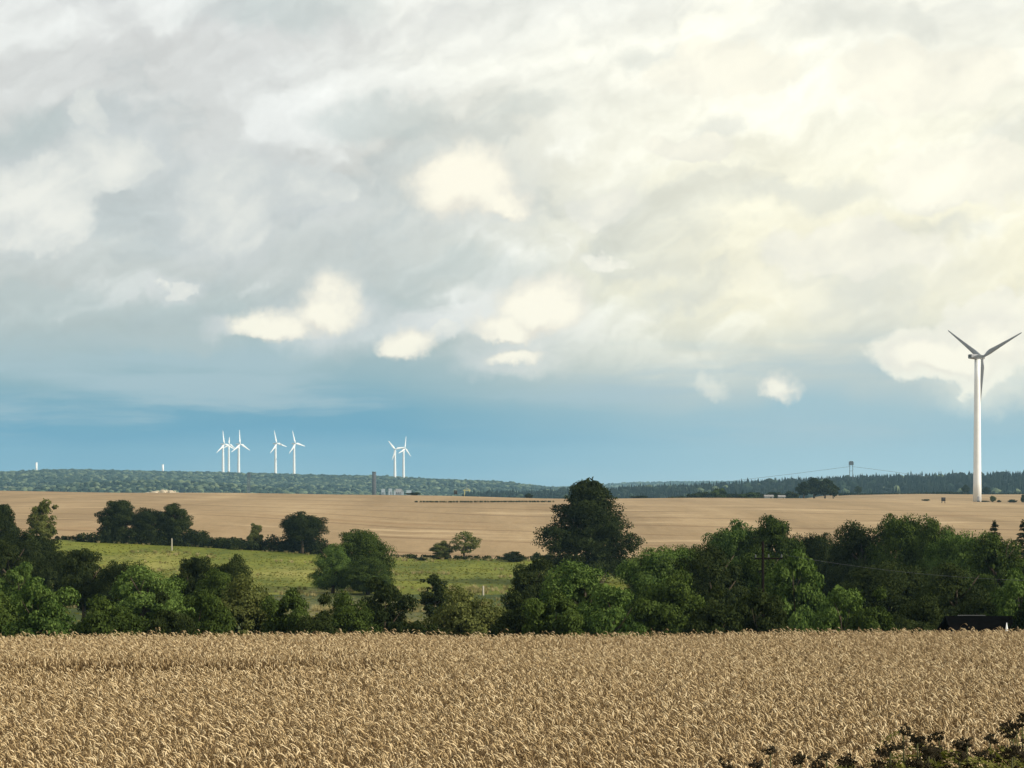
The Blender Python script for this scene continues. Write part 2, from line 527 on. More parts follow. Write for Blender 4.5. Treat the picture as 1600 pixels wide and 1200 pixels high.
def right_hill(X, Y):
    px = 800 + X * F / 2600.0
    rows = np.interp(px, [700, 850, 930, 1000, 1100, 1150, 1200, 1300, 1400, 1500, 1600, 2200], [772, 768, 766, 761, 758, 755, 751, 747, 744, 741.5, 739, 730])
    top = EYE + (HOR - rows) / F * 2600.0 - 13.0
    t = np.clip((Y - 1750) / 850.0, 0, 1)
    up = t * t * (3 - 2 * t)
    return -46 + (top + 46) * up * (1 - sm(Y, 2700, 3300))
def far_ridge(X, Y):
    px = 800 + X * F / 8000.0
    rows = np.interp(px, [600, 880, 950, 1000, 1060, 1150, 1300, 1700], [778, 764, 759, 756.5, 755.5, 755.5, 757, 758])
    top = EYE + (HOR - rows) / F * 8000.0
    return -47 + (top + 47) * sm(Y, 7300, 8000) * (1 - sm(Y, 8300, 9300))
structure('wooded_hills', grid_mesh('wooded_hills', L(-3000, 700, 150), L(3050, 6600, 140), left_hill), M_LOW)
structure('forest_hill', grid_mesh('forest_hill', L(-80, 2100, 120), L(1740, 3250, 80), right_hill), M_FLOOR)
structure('distant_ridge', grid_mesh('distant_ridge', L(-600, 2600, 80), L(7250, 9350, 40), far_ridge), M_LOW)

# ------------------------------------------------------------------ scatter (masses nobody could count)
def scatter(name, pts, rot, scl, idx, sources, kind='stuff'):
    """one object: points carrying instances of the source meshes"""
    me = bpy.data.meshes.new(name)
    n = len(pts)
    me.vertices.add(n)
    me.vertices.foreach_set('co', np.asarray(pts, np.float32).ravel())
    for nm, typ, arr, key in (('rot', 'FLOAT_VECTOR', rot, 'vector'), ('scl', 'FLOAT_VECTOR', scl, 'vector'), ('idx', 'INT', idx, 'value')):
        a = me.attributes.new(nm, typ, 'POINT')
        a.data.foreach_set(key, np.asarray(arr, np.int32 if typ == 'INT' else np.float32).ravel())
    me.update()
    o = link(name, me)
    tag(o, kind=kind)
    ng = bpy.data.node_groups.new(name, 'GeometryNodeTree')
    ng.interface.new_socket('Geometry', in_out='INPUT', socket_type='NodeSocketGeometry')
    ng.interface.new_socket('Geometry', in_out='OUTPUT', socket_type='NodeSocketGeometry')
    N = ng.nodes
    gi, go = N.new('NodeGroupInput'), N.new('NodeGroupOutput')
    gg = N.new('GeometryNodeGeometryToInstance')
    for s in reversed(sources):
        oi = N.new('GeometryNodeObjectInfo')
        oi.inputs['Object'].default_value = s
        ng.links.new(oi.outputs['Geometry'], gg.inputs[0])
    ip = N.new('GeometryNodeInstanceOnPoints')
    ng.links.new(gi.outputs[0], ip.inputs['Points'])
    ng.links.new(gg.outputs[0], ip.inputs['Instance'])
    ip.inputs['Pick Instance'].default_value = True
    def attr(nm, typ):
        a = N.new('GeometryNodeInputNamedAttribute')
        a.data_type = typ
        a.inputs['Name'].default_value = nm
        return a.outputs['Attribute']
    ng.links.new(attr('idx', 'INT'), ip.inputs['Instance Index'])
    e2r = N.new('FunctionNodeEulerToRotation')
    ng.links.new(attr('rot', 'FLOAT_VECTOR'), e2r.inputs[0])
    ng.links.new(e2r.outputs[0], ip.inputs['Rotation'])
    ng.links.new(attr('scl', 'FLOAT_VECTOR'), ip.inputs['Scale'])
    ng.links.new(ip.outputs[0], go.inputs[0])
    md = o.modifiers.new('scatter', 'NODES')
    md.node_group = ng
    return o

def source(name, me, mat):
    me.materials.clear()
    me.materials.append(mat)
    return bpy.data.objects.new(name, me)      # not in the scene: only the mesh it lends is

# ------------------------------------------------------------------ foliage
def unit(a):
    return a / np.maximum(np.linalg.norm(a, axis=-1, keepdims=True), 1e-9)

def leaves_mesh(name, P, N, size, rng, aspect=0.6):
    n = len(P)
    r = unit(rng.normal(size=(n, 3)))
    a = unit(np.cross(N, r))
    b = np.cross(N, a)
    s = size[:, None]
    fold = N * s * 0.16
    v = np.stack([P - a * s, P + b * s * aspect + fold, P + a * s, P - b * s * aspect + fold], 1).reshape(-1, 3)
    f = np.arange(4 * n).reshape(n, 4)
    return mesh_np(name, v, f)

def crown(name, seed, H, W, shape='dome', ncl=70, dens=150, leaf=0.14, open_=0.0, D=None):
    """a crown of leaf clumps: uneven outline, shaded hollows between the clumps"""
    rng = np.random.default_rng(seed)
    D = D or W
    lobes = unit(rng.normal(size=(14, 3)) * np.array([1, 1, 0.7]) + np.array([0, 0, 0.25]))
    amp = rng.uniform(0.08, 0.40, 14)
    def lump(d):
        k = np.exp((d @ lobes.T - 1) / 0.11)
        return 0.70 + (k * amp).max(axis=1)
    cs, rs = [], []
    if shape in ('dome', 'ball'):
        d = unit(rng.normal(size=(ncl * 3, 3)))
        lo = -0.75 if shape == 'dome' else -0.92
        d = d[d[:, 2] > lo][:int(ncl * .72)]
        rr = lump(d) * rng.uniform(0.66, 1.10, len(d))
        zc, hz = (0.44, 0.52) if shape == 'dome' else (0.54, 0.44)
        c = np.stack([d[:, 0] * rr * W / 2, d[:, 1] * rr * D / 2, H * zc + d[:, 2] * rr * H * hz], 1)
        if shape == 'dome':                       # fuller skirt down to the ground
            low = d[:, 2] < 0
            c[low, 2] = H * zc * (1 + d[low, 2])
        rc = W * rng.uniform(0.065, 0.16, len(d))
    else:                                          # 'cone' / 'spire'
        t = rng.uniform(0.06, 1.0, ncl) ** (0.8 if shape == 'cone' else 1.0)
        ang = rng.uniform(0, 2 * PI, ncl)
        d = np.stack([np.cos(ang), np.sin(ang), np.zeros(ncl)], 1)
        prof = np.minimum(1.0, 1.26 * (1.02 - t) ** 0.52) * (0.85 + 0.15 * np.minimum(1, t / 0.18))
        if shape == 'spire':
            prof = (1.02 - t) ** 0.9
        lr = 0.88 + 0.10 * np.sin(ang * 3 + t * 9 + seed) + 0.10 * np.sin(ang * 5 - t * 17)
        rr = prof * lr * rng.uniform(0.55, 1.14, ncl)
        c = np.stack([d[:, 0] * rr * W / 2, d[:, 1] * rr * D / 2, H * t], 1)
        rc = W * rng.uniform(0.05, 0.135, ncl) * ((0.55 + 0.6 * (1 - t)) if shape == 'cone' else (0.05 + 0.95 * (1 - t)))
    ctr = np.array([0, 0, H * 0.45])
    ps, ns, ss = [], [], []
    for ci, ri in zip(c, rc):
        n = max(12, int(dens * (ri / (W * 0.11)) ** 2 * rng.uniform(0.75, 1.25) * (1 - open_)))
        q = unit(rng.normal(size=(n, 3)) + np.array([0, 0, 0.25]))
        k = rng.uniform(0.55, 1.06, n)
        spr = rng.random(n) < 0.10
        k[spr] *= rng.uniform(1.05, 1.28, spr.sum())
        p = ci + q * (ri * k)[:, None] * np.array([1.12, 1.12, 0.62])
        outw = unit(ci - ctr)
        nn = unit(q * 0.7 + outw * 0.35 + np.array([0, 0, 0.35]) + rng.normal(size=(n, 3)) * 0.55)
        ps.append(p); ns.append(nn); ss.append(leaf * rng.uniform(0.55, 1.25, n))
    # inner foliage so that the crown is not hollow
    ni = int(len(c) * dens * 0.06 * (1 - open_) ** 2)
    ii = rng.integers(0, len(c), ni)
    k = rng.uniform(0.25, 0.9, ni)[:, None]
    axis = np.stack([np.zeros(ni), np.zeros(ni), c[ii, 2] * 0.96], 1)
    pin = axis + (c[ii] - axis) * k + rng.normal(size=(ni, 3)) * W * 0.03
    pin[:, 2] = np.maximum(pin[:, 2], 0.1)
    ps.append(pin); ns.append(unit(rng.normal(size=(ni, 3)))); ss.append(leaf * rng.uniform(1.6, 3.0, ni))
    P, N, Z = np.concatenate(ps), np.concatenate(ns), np.concatenate(ss)
    ok = P[:, 2] > 0.03
    me = leaves_mesh(name, P[ok], N[ok], Z[ok], rng)
    return me

def conifer(name, seed, H, W, leaf=0.09):
    """whorls of drooping boughs, shorter towards a bare leader"""
    rng = np.random.default_rng(seed)
    P, N = [], []
    nw = 64
    for i in range(nw):
        t = 0.05 + 0.93 * (i + rng.uniform(-.6, .6)) / (nw - 1)
        L_ = W / 2 * max(0.0, 1.0 - t) ** 0.95 + 0.05
        for j in range(5):
            a = rng.uniform(0, 2 * PI); ln = L_ * rng.uniform(.65, 1.12)
            n = max(8, int(60 * ln))
            q = rng.random(n) ** 0.7
            w = (0.20 * ln * (1 - q * .7) + 0.04)
            d = np.array([math.cos(a), math.sin(a)]); e = np.array([-d[1], d[0]])
            side = rng.normal(size=n) * w * .7
            x = d[0] * q * ln + e[0] * side; y = d[1] * q * ln + e[1] * side
            z = H * t + (0.10 * q - 0.34 * q * q) * ln - np.abs(rng.normal(size=n)) * .06
            P.append(np.stack([x, y, z], 1)); N.append(unit(np.stack([d[0] * .3 + rng.normal(size=n) * .5, d[1] * .3 + rng.normal(size=n) * .5, np.ones(n)], 1)))
    n = 40
    zt = rng.uniform(.93, 1.0, n) * H
    P.append(np.stack([rng.normal(size=n) * .04, rng.normal(size=n) * .04, zt], 1)); N.append(unit(rng.normal(size=(n, 3))))
    P, N = np.concatenate(P), np.concatenate(N)
    ok = P[:, 2] > .05
    return leaves_mesh(name, P[ok], N[ok], leaf * rng.uniform(.6, 1.2, ok.sum()), rng, .45)

def trunk(name, seed, H, r, first=0.2, nl=6, spread=0.3, W=6.0):
    rng = random.Random(seed)
    b = MB()
    path = [(rng.uniform(-.02, .02) * H * k, rng.uniform(-.02, .02) * H * k, H * 0.8 * k / 5) for k in range(6)]
    b.tube(path, [r * 1.5, r, r * 0.85, r * 0.65, r * 0.45, r * 0.2], 8)
    for i in range(nl):
        k = first + (0.62 - first) * i / max(1, nl - 1)
        a = i * 2.4 + rng.uniform(-.4, .4)
        j = min(4, int(k / 0.8 * 5)); fr = k / 0.8 * 5 - j
        p0 = Vector(path[j]).lerp(Vector(path[j + 1]), fr)
        ln = W * spread * rng.uniform(0.8, 1.2)
        dx, dy = math.cos(a), math.sin(a)
        b.tube([p0, p0 + Vector((dx * ln * 0.5, dy * ln * 0.5, ln * 0.28)), p0 + Vector((dx * ln, dy * ln, ln * 0.8))],
               [r * 0.45, r * 0.3, r * 0.1], 6)
        p1 = p0 + Vector((dx * ln * 0.5, dy * ln * 0.5, ln * 0.28))
        b.tube([p1, p1 + Vector((-dy * ln * 0.4 + dx * ln * .2, dx * ln * 0.4 + dy * ln * .2, ln * 0.4))], [r * 0.24, r * 0.08], 5)
    return b.mesh(name, True)

# ------------------------------------------------------------------ materials of things
M_WHITE = plain('white_paint', (0.78, 0.79, 0.78), 0.4, 0.4, 0.35, 0.05)
M_GREY = plain('shade_grey', (0.25, 0.255, 0.27), 0.45, 0.4, 0.6, 0.12)  # shade on the near turbine's rotor and nacelle is put into this grey
M_DARKGREY = plain('dark_grey_metal', (0.07, 0.075, 0.08), 0.5, 0.4, 2.0, 0.3)
M_CONC = plain('weathered_concrete', (0.075, 0.075, 0.08), 0.85, 0.2, 0.3, 0.25)
M_WOOD = plain('dark_timber', (0.028, 0.021, 0.016), 0.85, 0.2, 3.0, 0.4)
M_BARK = plain('bark', (0.075, 0.058, 0.04), 0.9, 0.1, 4.0, 0.4)
M_PALE = plain('pale_sheet_wall', (0.22, 0.25, 0.26), 0.7, 0.3, 0.4, 0.15)
M_ROOF = plain('grey_sheet_roof', (0.22, 0.21, 0.20), 0.6, 0.3, 1.0, 0.25)
M_RUBBLE = plain('chalky_rubble', (0.40, 0.34, 0.25), 0.95, 0.1, 0.8, 0.3)
M_POST = plain('bleached_post', (0.42, 0.38, 0.30), 0.8, 0.2, 6.0, 0.2)
M_TAR = plain('tar_paper', (0.0055, 0.005, 0.005), 1.0, 0.0, 2.0, 0.4)
M_CREO = plain('creosoted_timber', (0.010, 0.008, 0.007), 1.0, 0.0, 3.0, 0.4)
M_YELLOW = plain('yellow_paint', (0.55, 0.45, 0.10), 0.6, 0.3, 1.0, 0.15)
L_DARK = leaf_mat('shaded_leaves', (0.007, 0.012, 0.004), (0.050, 0.064, 0.020))  # dark palette: the shade on shadowy crowns is put into the colour
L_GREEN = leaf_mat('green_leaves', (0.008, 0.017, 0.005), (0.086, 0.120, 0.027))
L_LIT = leaf_mat('lit_leaves', (0.015, 0.036, 0.008), (0.150, 0.215, 0.052))  # bright palette: sunlight on lit crowns is put into the leaf colour
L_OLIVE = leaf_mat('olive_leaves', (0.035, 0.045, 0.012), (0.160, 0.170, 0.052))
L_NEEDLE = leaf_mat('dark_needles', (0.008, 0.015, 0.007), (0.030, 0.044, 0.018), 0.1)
LM = {'d': L_DARK, 'g': L_GREEN, 'f': L_LIT, 'o': L_OLIVE, 'n': L_NEEDLE}

# ------------------------------------------------------------------ wind turbines
def blade_mesh(name, L_, root_r, chord):
    """root tube swelling to the widest chord at a fifth of the length, then tapering and twisting to the tip"""
    secs, n = [], 10
    vs, fs = [], []
    ts = [0, 0.03, 0.08, 0.14, 0.21, 0.35, 0.5, 0.65, 0.8, 0.92, 0.985, 1.0]
    for t in ts:
        if t < 0.2:
            k = sm(t, 0.04, 0.2)
            c = 2 * root_r * (1 - k) + chord * k
            th = 2 * root_r * (1 - k) + chord * 0.30 * k
            off = -chord * 0.18 * k
        else:
            q = (t - 0.2) / 0.8
            c = chord * (1 - 0.80 * q ** 0.85)
            th = c * (0.30 - 0.14 * q)
            off = -chord * 0.18 * (1 - q * 0.7)
            if t > 0.99:
                c, th = c * 0.25, th * 0.3
        tw = math.radians(14) * (1 - t) ** 2
        for k in range(n):
            a = 2 * PI * k / n
            px, py = math.cos(a) * c / 2 + off, math.sin(a) * th / 2
            # sharper trailing edge
            if math.cos(a) < 0 and t > 0.15:
                py *= 0.55
            x, y = px * math.cos(tw) - py * math.sin(tw), px * math.sin(tw) + py * math.cos(tw)
            vs.append((x, y, t * L_))
    m_ = len(ts)
    for i in range(m_ - 1):
        for k in range(n):
            k2 = (k + 1) % n
            fs.append((i * n + k, i * n + k2, (i + 1) * n + k2, (i + 1) * n + k))
    fs.append(tuple(reversed(range(n)))); fs.append(tuple(range((m_ - 1) * n, m_ * n)))
    me = bpy.data.meshes.new(name)
    me.from_pydata(vs, [], fs)
    me.polygons.foreach_set('use_smooth', np.ones(len(me.polygons), dtype=bool))
    return me

def lathe_x(b, prof, n=12):
    """profile of (x, radius_y, radius_z, z offset) rings along x"""
    vs, fs = [], []
    for (x, ry, rz, zo) in prof:
        for k in range(n):
            a = 2 * PI * (k + 0.5) / n
            ca, sa = math.cos(a), math.sin(a)
            e = 0.5                      # squarish section
            vs.append((x, ry * math.copysign(abs(ca) ** e, ca), zo + rz * math.copysign(abs(sa) ** e, sa)))
    m_ = len(prof)
    for i in range(m_ - 1):
        for k in range(n):
            k2 = (k + 1) % n
            fs.append((i * n + k, (i + 1) * n + k, (i + 1) * n + k2, i * n + k2))
    fs.append(tuple(range(n))); fs.append(tuple(reversed(range((m_ - 1) * n, m_ * n))))
    b.add(vs, fs)

def turbine(base, hub_h, L_, axis, thetas, r0, r1, label, group, chord, near=False):
    """axis: horizontal direction the rotor faces"""
    root = empty('wind_turbine', base, label, 'wind turbine', group)
    n = 32 if near else 12
    b = MB()
    hs = [0, 0.15, 0.3, 0.5, 0.7, 0.85, 1.0]
    top = hub_h - 1.3 * L_ / 27
    b.tube([(0, 0, top * h) for h in hs], [r0 + (r1 - r0) * h ** 0.9 for h in hs], n)
    link('tower', b.mesh('tower', True), root, M_WHITE)
    ang = math.atan2(axis[1], axis[0])
    R = Matrix.Rotation(ang, 4, 'Z')
    k = L_ / 27.0
    nb = MB()
    lathe_x(nb, [(-6.4 * k, 1.05 * k, 0.95 * k, 0.05 * k), (-6.1 * k, 1.35 * k, 1.2 * k, 0.0), (-2 * k, 1.5 * k, 1.35 * k, 0.0),
                 (1.6 * k, 1.5 * k, 1.3 * k, 0.0), (2.7 * k, 1.15 * k, 1.1 * k, 0.0)])
    na = link('nacelle', nb.mesh('nacelle'), root, M_WHITE if not near else M_GREY)
    na.location = (0, 0, hub_h); na.rotation_euler = (0, 0, ang)
    if near:
        vb = MB(); vb.box((-6.42 * k, 0, 0.05 * k), (0.1, 1.5 * k, 1.2 * k))
        ve = link('cooling_vent', vb.mesh('cooling_vent'), na, M_DARKGREY)
        db = MB(); db.box((0, -r0 - 0.01, 1.9), (0.95, 0.1, 2.1))
        dr = link('door', db.mesh('door'), root, M_GREY)
        sb = MB(); sb.box((-0.0, -r0 - 0.5, 0.4), (1.3, 1.0, 0.8))
        st = link('door_step', sb.mesh('door_step'), root, M_CONC)
    hb = MB()
    lathe_x(hb, [(2.75 * k, 1.0 * k, 1.0 * k, 0), (3.90 * k, 1.15 * k, 1.15 * k, 0), (4.90 * k, 1.1 * k, 1.1 * k, 0), (5.60 * k, 0.75 * k, 0.75 * k, 0), (5.95 * k, 0.2 * k, 0.2 * k, 0)], 14)
    hu = link('hub', hb.mesh('hub', True), root, M_WHITE if not near else M_GREY)
    hu.location = (0, 0, hub_h); hu.rotation_euler = (0, 0, ang)
    bm_ = blade_mesh('blade', L_, 0.62 * k, chord)
    h = Vector((-axis[1], axis[0], 0))
    if h.x < 0: h = -h
    ax = Vector((axis[0], axis[1], 0)).normalized()
    for th in thetas:
        t = math.radians(th)
        zz = Vector((0, 0, 1)) * math.cos(t) + h * math.sin(t)
        # chord direction lies mostly in the rotor plane
        xx = (h * math.cos(t) - Vector((0, 0, 1)) * math.sin(t)).normalized()
        yy = zz.cross(xx)
        m_ = Matrix((xx, yy, zz)).transposed().to_4x4()
        bl = link('blade', bm_, root, M_WHITE if not near else M_GREY)
        bl.matrix_local = Matrix.Translation(ax * 4.4 * k + Vector((0, 0, hub_h))) @ m_
    return root

# the near turbine on the right
_p = at(1527, 784, 1000)
_bz = gz(_p.x, _p.y)
turbine((_p.x, _p.y, _bz - 0.2), row_z(557, 1000) - _bz, 27.0, (0.77, 0.64), (-55, 65, 184), 2.2, 1.45,
        'large white wind turbine alone on the harvested field, dark blades against bright cloud', None, 2.6, True)

def far_turbine(px, hub_row, Lpx, th0, yaw, Y, label):
    X = (px - 800) / F * Y
    bz = float(left_hill(np.array(X), np.array(Y))) - 1.0
    a = math.radians(yaw)
    turbine((X, Y, bz), row_z(hub_row, Y) - bz, Lpx * Y / F, (math.sin(a), -math.cos(a)), (th0, th0 + 120, th0 + 240),
            4.0, 2.6, label, 'distant wind turbines on the wooded hills', 6.4)
far_turbine(348.5, 694, 21.5, -9, 50, 5300, 'leftmost far white wind turbine, one blade pointing up, beside a smaller one')
far_turbine(357.5, 694.5, 11.5, 2, 35, 6000, 'small far white wind turbine with short blades, standing between two bigger ones')
far_turbine(373, 694, 22.5, -4, 50, 5150, 'far white wind turbine with a straight-up blade, just right of the smallest turbine')
far_turbine(430.5, 693, 21, -16, 50, 5300, 'far white wind turbine, left one of the widely spaced middle pair')
far_turbine(459.5, 693, 21, -18, 50, 5300, 'far white wind turbine, right one of the widely spaced middle pair')
far_turbine(617, 702, 17.5, -41, 22, 5200, 'far white wind turbine near the dark chimney, its upper blade tilted to the left')
far_turbine(630.5, 701, 19.5, 8, 58, 5300, 'rightmost far white wind turbine, its upper blade tilted slightly right')

# ------------------------------------------------------------------ works and small structures in the distance
def stub(px, r0, r1, label):
    Y = 5300
    X = (px - 800) / F * Y
    z0 = float(left_hill(np.array(X), np.array(float(Y)))) - 2
    b = MB(); H = row_z(r0, Y) - z0
    b.tube([(0, 0, 0), (0, 0, H * 0.97)], [2.9, 2.7], 16)
    b.tube([(0, 0, H * 0.97), (0, 0, H)], [2.9, 2.5], 16)
    t = empty('white_tower', (X, Y, z0), label, 'tower', 'short white towers on the hill')
    link('shaft', b.mesh('shaft', True), t, M_WHITE)
stub(57, 722.5, 736, 'short white round tower on the hill, farthest to the left')
stub(254.5, 725.5, 737, 'short white round tower on the hill between the left one and the turbines')

def chimney():
    Y = 2400.0; X = (584.5 - 800) / F * Y
    z0 = -46.0; H = row_z(737, Y) - z0
    t = empty('chimney', (X, Y, z0), 'tall grey chimney rising behind the harvested field', 'chimney')
    b = MB()
    b.tube([(0, 0, 0), (0, 0, H * 0.5), (0, 0, H - 1.2)], [3.2, 2.75, 2.45], 20)
    link('shaft', b.mesh('shaft', True), t, M_CONC)
    b = MB()
    b.tube([(0, 0, H - 1.2), (0, 0, H - 1.1), (0, 0, H)], [2.45, 2.7, 2.7], 20)
    link('rim', b.mesh('rim', True), t, M_DARKGREY)
chimney()

def lookout():
    Y = 3000.0; X = (388.5 - 800) / F * Y
    z0 = -44.0; H = row_z(739, Y) - z0
    t = empty('lattice_tower', (X, Y, z0), 'dark slim lattice tower with a box on top before the far woods', 'tower')
    b = MB()
    for sx in (-1, 1):
        for sy in (-1, 1):
            b.tube([(sx * 1.9, sy * 1.9, 0), (sx * 1.7, sy * 1.7, H - 6)], 0.35, 5)
    k = 0
    z = 2.0
    while z < H - 8:
        for sy in (-1, 1):
            b.tube([(-1.85, sy * 1.85, z), (1.85, sy * 1.85, z + 3.5)], 0.2, 4)
            b.tube([(1.85, sy * 1.85, z), (-1.85, sy * 1.85, z + 3.5)], 0.2, 4)
        z += 3.5
    link('frame', b.mesh('frame'), t, M_DARKGREY)
    b = MB(); b.box((0, 0, H - 3.2), (4.6, 4.6, 6.0)); b.box((0, 0, H + 0.0), (5.2, 5.2, 0.4))
    link('cabin', b.mesh('cabin'), t, M_DARKGREY)
lookout()

def ropeway():
    Y = 2500.0; X = (1330 - 800) / F * Y
    z0 = float(right_hill(np.array(X), np.array(Y)))
    top = row_z(720.5, Y); H = top - z0
    t = empty('ropeway_tower', (X, Y, z0), 'two-legged tower with a box-shaped head above the wooded ridge, cables on both sides', 'tower')
    for sx in (-1, 1):
        b = MB(); b.tube([(sx * 2.3, 0, 0), (sx * 1.9, 0, H - 5)], 0.42, 8)
        link('leg', b.mesh('leg', True), t, M_DARKGREY)
    b = MB()
    b.box((0, 0, H - 3.0), (5.6, 4.0, 3.6)); b.box((0, 0, H - 5.0), (6.6, 4.4, 0.4)); b.box((0, 0, H - 0.6), (4.0, 3.0, 1.2)); b.box((0, 0, H - 1.1), (6.2, 4.4, 0.3))
    link('head_box', b.mesh('head_box'), t, M_DARKGREY)
    for zz in (0.25, 0.5, 0.75):
        b = MB(); b.box((0, 0, (H - 5) * zz), (4.2, 0.3, 0.35))
        link('cross_brace', b.mesh('cross_brace'), t, M_DARKGREY)
    def cable(rows, label):
        b = MB()
        pts = [at(px, r, Y) for px, r in rows]
        b.tube(pts, 0.17, 5)
        o = link('cable', b.mesh('cable', True), None, M_DARKGREY)
        tag(o, label, 'cable', 'cables of the ropeway tower')
    cable([(1328, 729), (1310, 731.3), (1285, 734.5), (1250, 739.0), (1210, 743.8), (1165, 749), (1120, 755)], 'thin cable sagging to the left of the ropeway tower')
    cable([(1332, 729), (1350, 731.2), (1375, 734.4), (1400, 737.8), (1425, 741.2), (1460, 747)], 'thin cable sagging to the right of the ropeway tower')
ropeway()

def gabled(px, row_top, row_base, wpx, Y, name, label, group, wall, roof, z0=None, depth=12.0, rise=0.25):
    X = (px - 800) / F * Y
    zb = row_z(row_base, Y) if z0 is None else z0
    H = row_z(row_top, Y) - zb
    w = wpx / F * Y
    t = empty(name, (X, Y, zb), label, 'building', group)
    hw = H * (1 - rise)
    b = MB()
    b.add([(-w/2, -depth/2, 0), (w/2, -depth/2, 0), (w/2, depth/2, 0), (-w/2, depth/2, 0), (-w/2, -depth/2, hw), (w/2, -depth/2, hw), (w/2, depth/2, hw), (-w/2, depth/2, hw), (-w/2, 0, H - .1), (w/2, 0, H - .1)],
          [(0, 1, 5, 4), (1, 2, 6, 9, 5), (2, 3, 7, 6), (3, 0, 4, 8, 7), (0, 3, 2, 1)])
    link('wall', b.mesh('wall'), t, wall)
    b = MB(); e = 0.35; o_ = 0.12
    b.add([(-w/2 - e, -depth/2 - e, hw - e * .4), (w/2 + e, -depth/2 - e, hw - e * .4), (w/2 + e, 0, H), (-w/2 - e, 0, H), (w/2 + e, depth/2 + e, hw - e * .4), (-w/2 - e, depth/2 + e, hw - e * .4),
           (-w/2 - e, -depth/2 - e, hw - e * .4 + o_), (w/2 + e, -depth/2 - e, hw - e * .4 + o_), (w/2 + e, 0, H + o_), (-w/2 - e, 0, H + o_), (w/2 + e, depth/2 + e, hw - e * .4 + o_), (-w/2 - e, depth/2 + e, hw - e * .4 + o_)],
          [(6, 7, 8, 9), (9, 8, 10, 11), (0, 3, 2, 1), (3, 5, 4, 2), (0, 1, 7, 6), (5, 11, 10, 4), (1, 2, 8, 7), (2, 4, 10, 8), (0, 6, 9, 3), (3, 9, 11, 5)])
    link('roof', b.mesh('roof'), t, roof)
    return t, w, H, hw
_W = 'works buildings in the valley beyond the field'
for (px, rt, w_, Y, lab) in [(599, 764, 5, 2700, 'small white hall of the valley works, nearest to the chimney'),
                             (610, 763.5, 5, 2720, 'narrow pale hall of the valley works, second from the chimney'),
                             (623, 764, 9, 2760, 'long pale hall with low roof in the middle of the valley works'),
                             (639, 766, 7, 2740, 'low pale hall at the right end of the valley works')]:
    t, w, H, hw = gabled(px, rt, 780, w_, Y, 'factory_hall', lab, _W, M_PALE, M_PALE if w_ < 9 else M_ROOF, z0=-45.0, depth=16)
    for k in range(3):
        b = MB(); b.box(((k - 1) * w * 0.3, -8.03, H * 0.80), (w * 0.16, 0.12, 3.0))
        link('window', b.mesh('window'), t, M_DARKGREY)

def silo(px, rt, label):
    Y = 2650.0; X = (px - 800) / F * Y; H = row_z(rt, Y) + 45
    t = empty('silo', (X, Y, -45), label, 'silo', 'pale silos of the valley works')
    b = MB(); b.tube([(0, 0, 0), (0, 0, H * .94)], 1.3, 12)
    link('barrel', b.mesh('barrel', True), t, M_PALE)
    b = MB(); b.tube([(0, 0, H * .94), (0, 0, H)], [1.45, .25], 12)
    link('cone_roof', b.mesh('cone_roof', True), t, M_ROOF)
silo(607.5, 764, 'pale silo of the valley works, left of three, nearest the chimney')
silo(616, 765, 'pale silo of the valley works, middle of three')
silo(629, 766, 'pale silo of the valley works, right of three')

def mast():
    Y = 2800.0; X = (729.5 - 800) / F * Y
    t = empty('mast', (X, Y, -45), 'thin pale mast on a yellow frame before the far woods', 'mast')
    H = row_z(753, Y) + 45; Hb = row_z(766, Y) + 45
    b = MB(); b.tube([(0, 0, Hb), (0, 0, H)], [0.45, 0.2], 6); link('pole', b.mesh('pole'), t, M_PALE)
    b = MB()
    for sx in (-1, 1): b.tube([(sx * 4.5, 0, 0), (sx * 3.0, 0, Hb)], 0.5, 6)
    b.box((0, 0, Hb), (11, 1.4, 0.9)); b.tube([(-5, 0, Hb), (0, 0, Hb + 3.2)], .25, 5); b.tube([(5, 0, Hb), (0, 0, Hb + 3.2)], .25, 5)
    link('frame', b.mesh('frame'), t, M_YELLOW)
mast()

def hide(px, rt, rb, wpx, Y, label, legs=True):
    X = (px - 800) / F * Y; z0 = gz(X, Y); top = row_z(rt, Y)
    w = wpx / F * Y; H = max(top - z0, 2.2)
    t = empty('hunting_hide', (X, Y, z0), label, 'hunting hide', 'hunting hides on the field')
    lb = H * 0.36 if legs else 0.15
    for sx in (-1, 1):
        for sy in (-1, 1):
            b = MB(); b.tube([(sx * w * .44, sy * w * .44, -0.2), (sx * w * .42, sy * w * .42, lb + .1)], 0.07, 5)
            link('leg', b.mesh('leg'), t, M_WOOD)
    b = MB(); b.box((0, 0, (lb + H) / 2), (w, w, H - lb)); link('cabin', b.mesh('cabin'), t, M_WOOD)
    b = MB(); b.box((0, 0, H + .04), (w * 1.15, w * 1.15, .09)); link('roof', b.mesh('roof'), t, M_DARKGREY)
    b = MB(); b.box((0, -w / 2 - .004, lb + (H - lb) * .66), (w * .6, .02, (H - lb) * .2)); link('window', b.mesh('window'), t, M_DARKGREY)
hide(1474, 777.5, 787, 5.4, 900, 'dark box-shaped hunting hide on legs in the open field left of the big turbine')
hide(712, 766.5, 776, 5, 1004, 'dark hunting hide on the crest of the harvested field, in the middle')

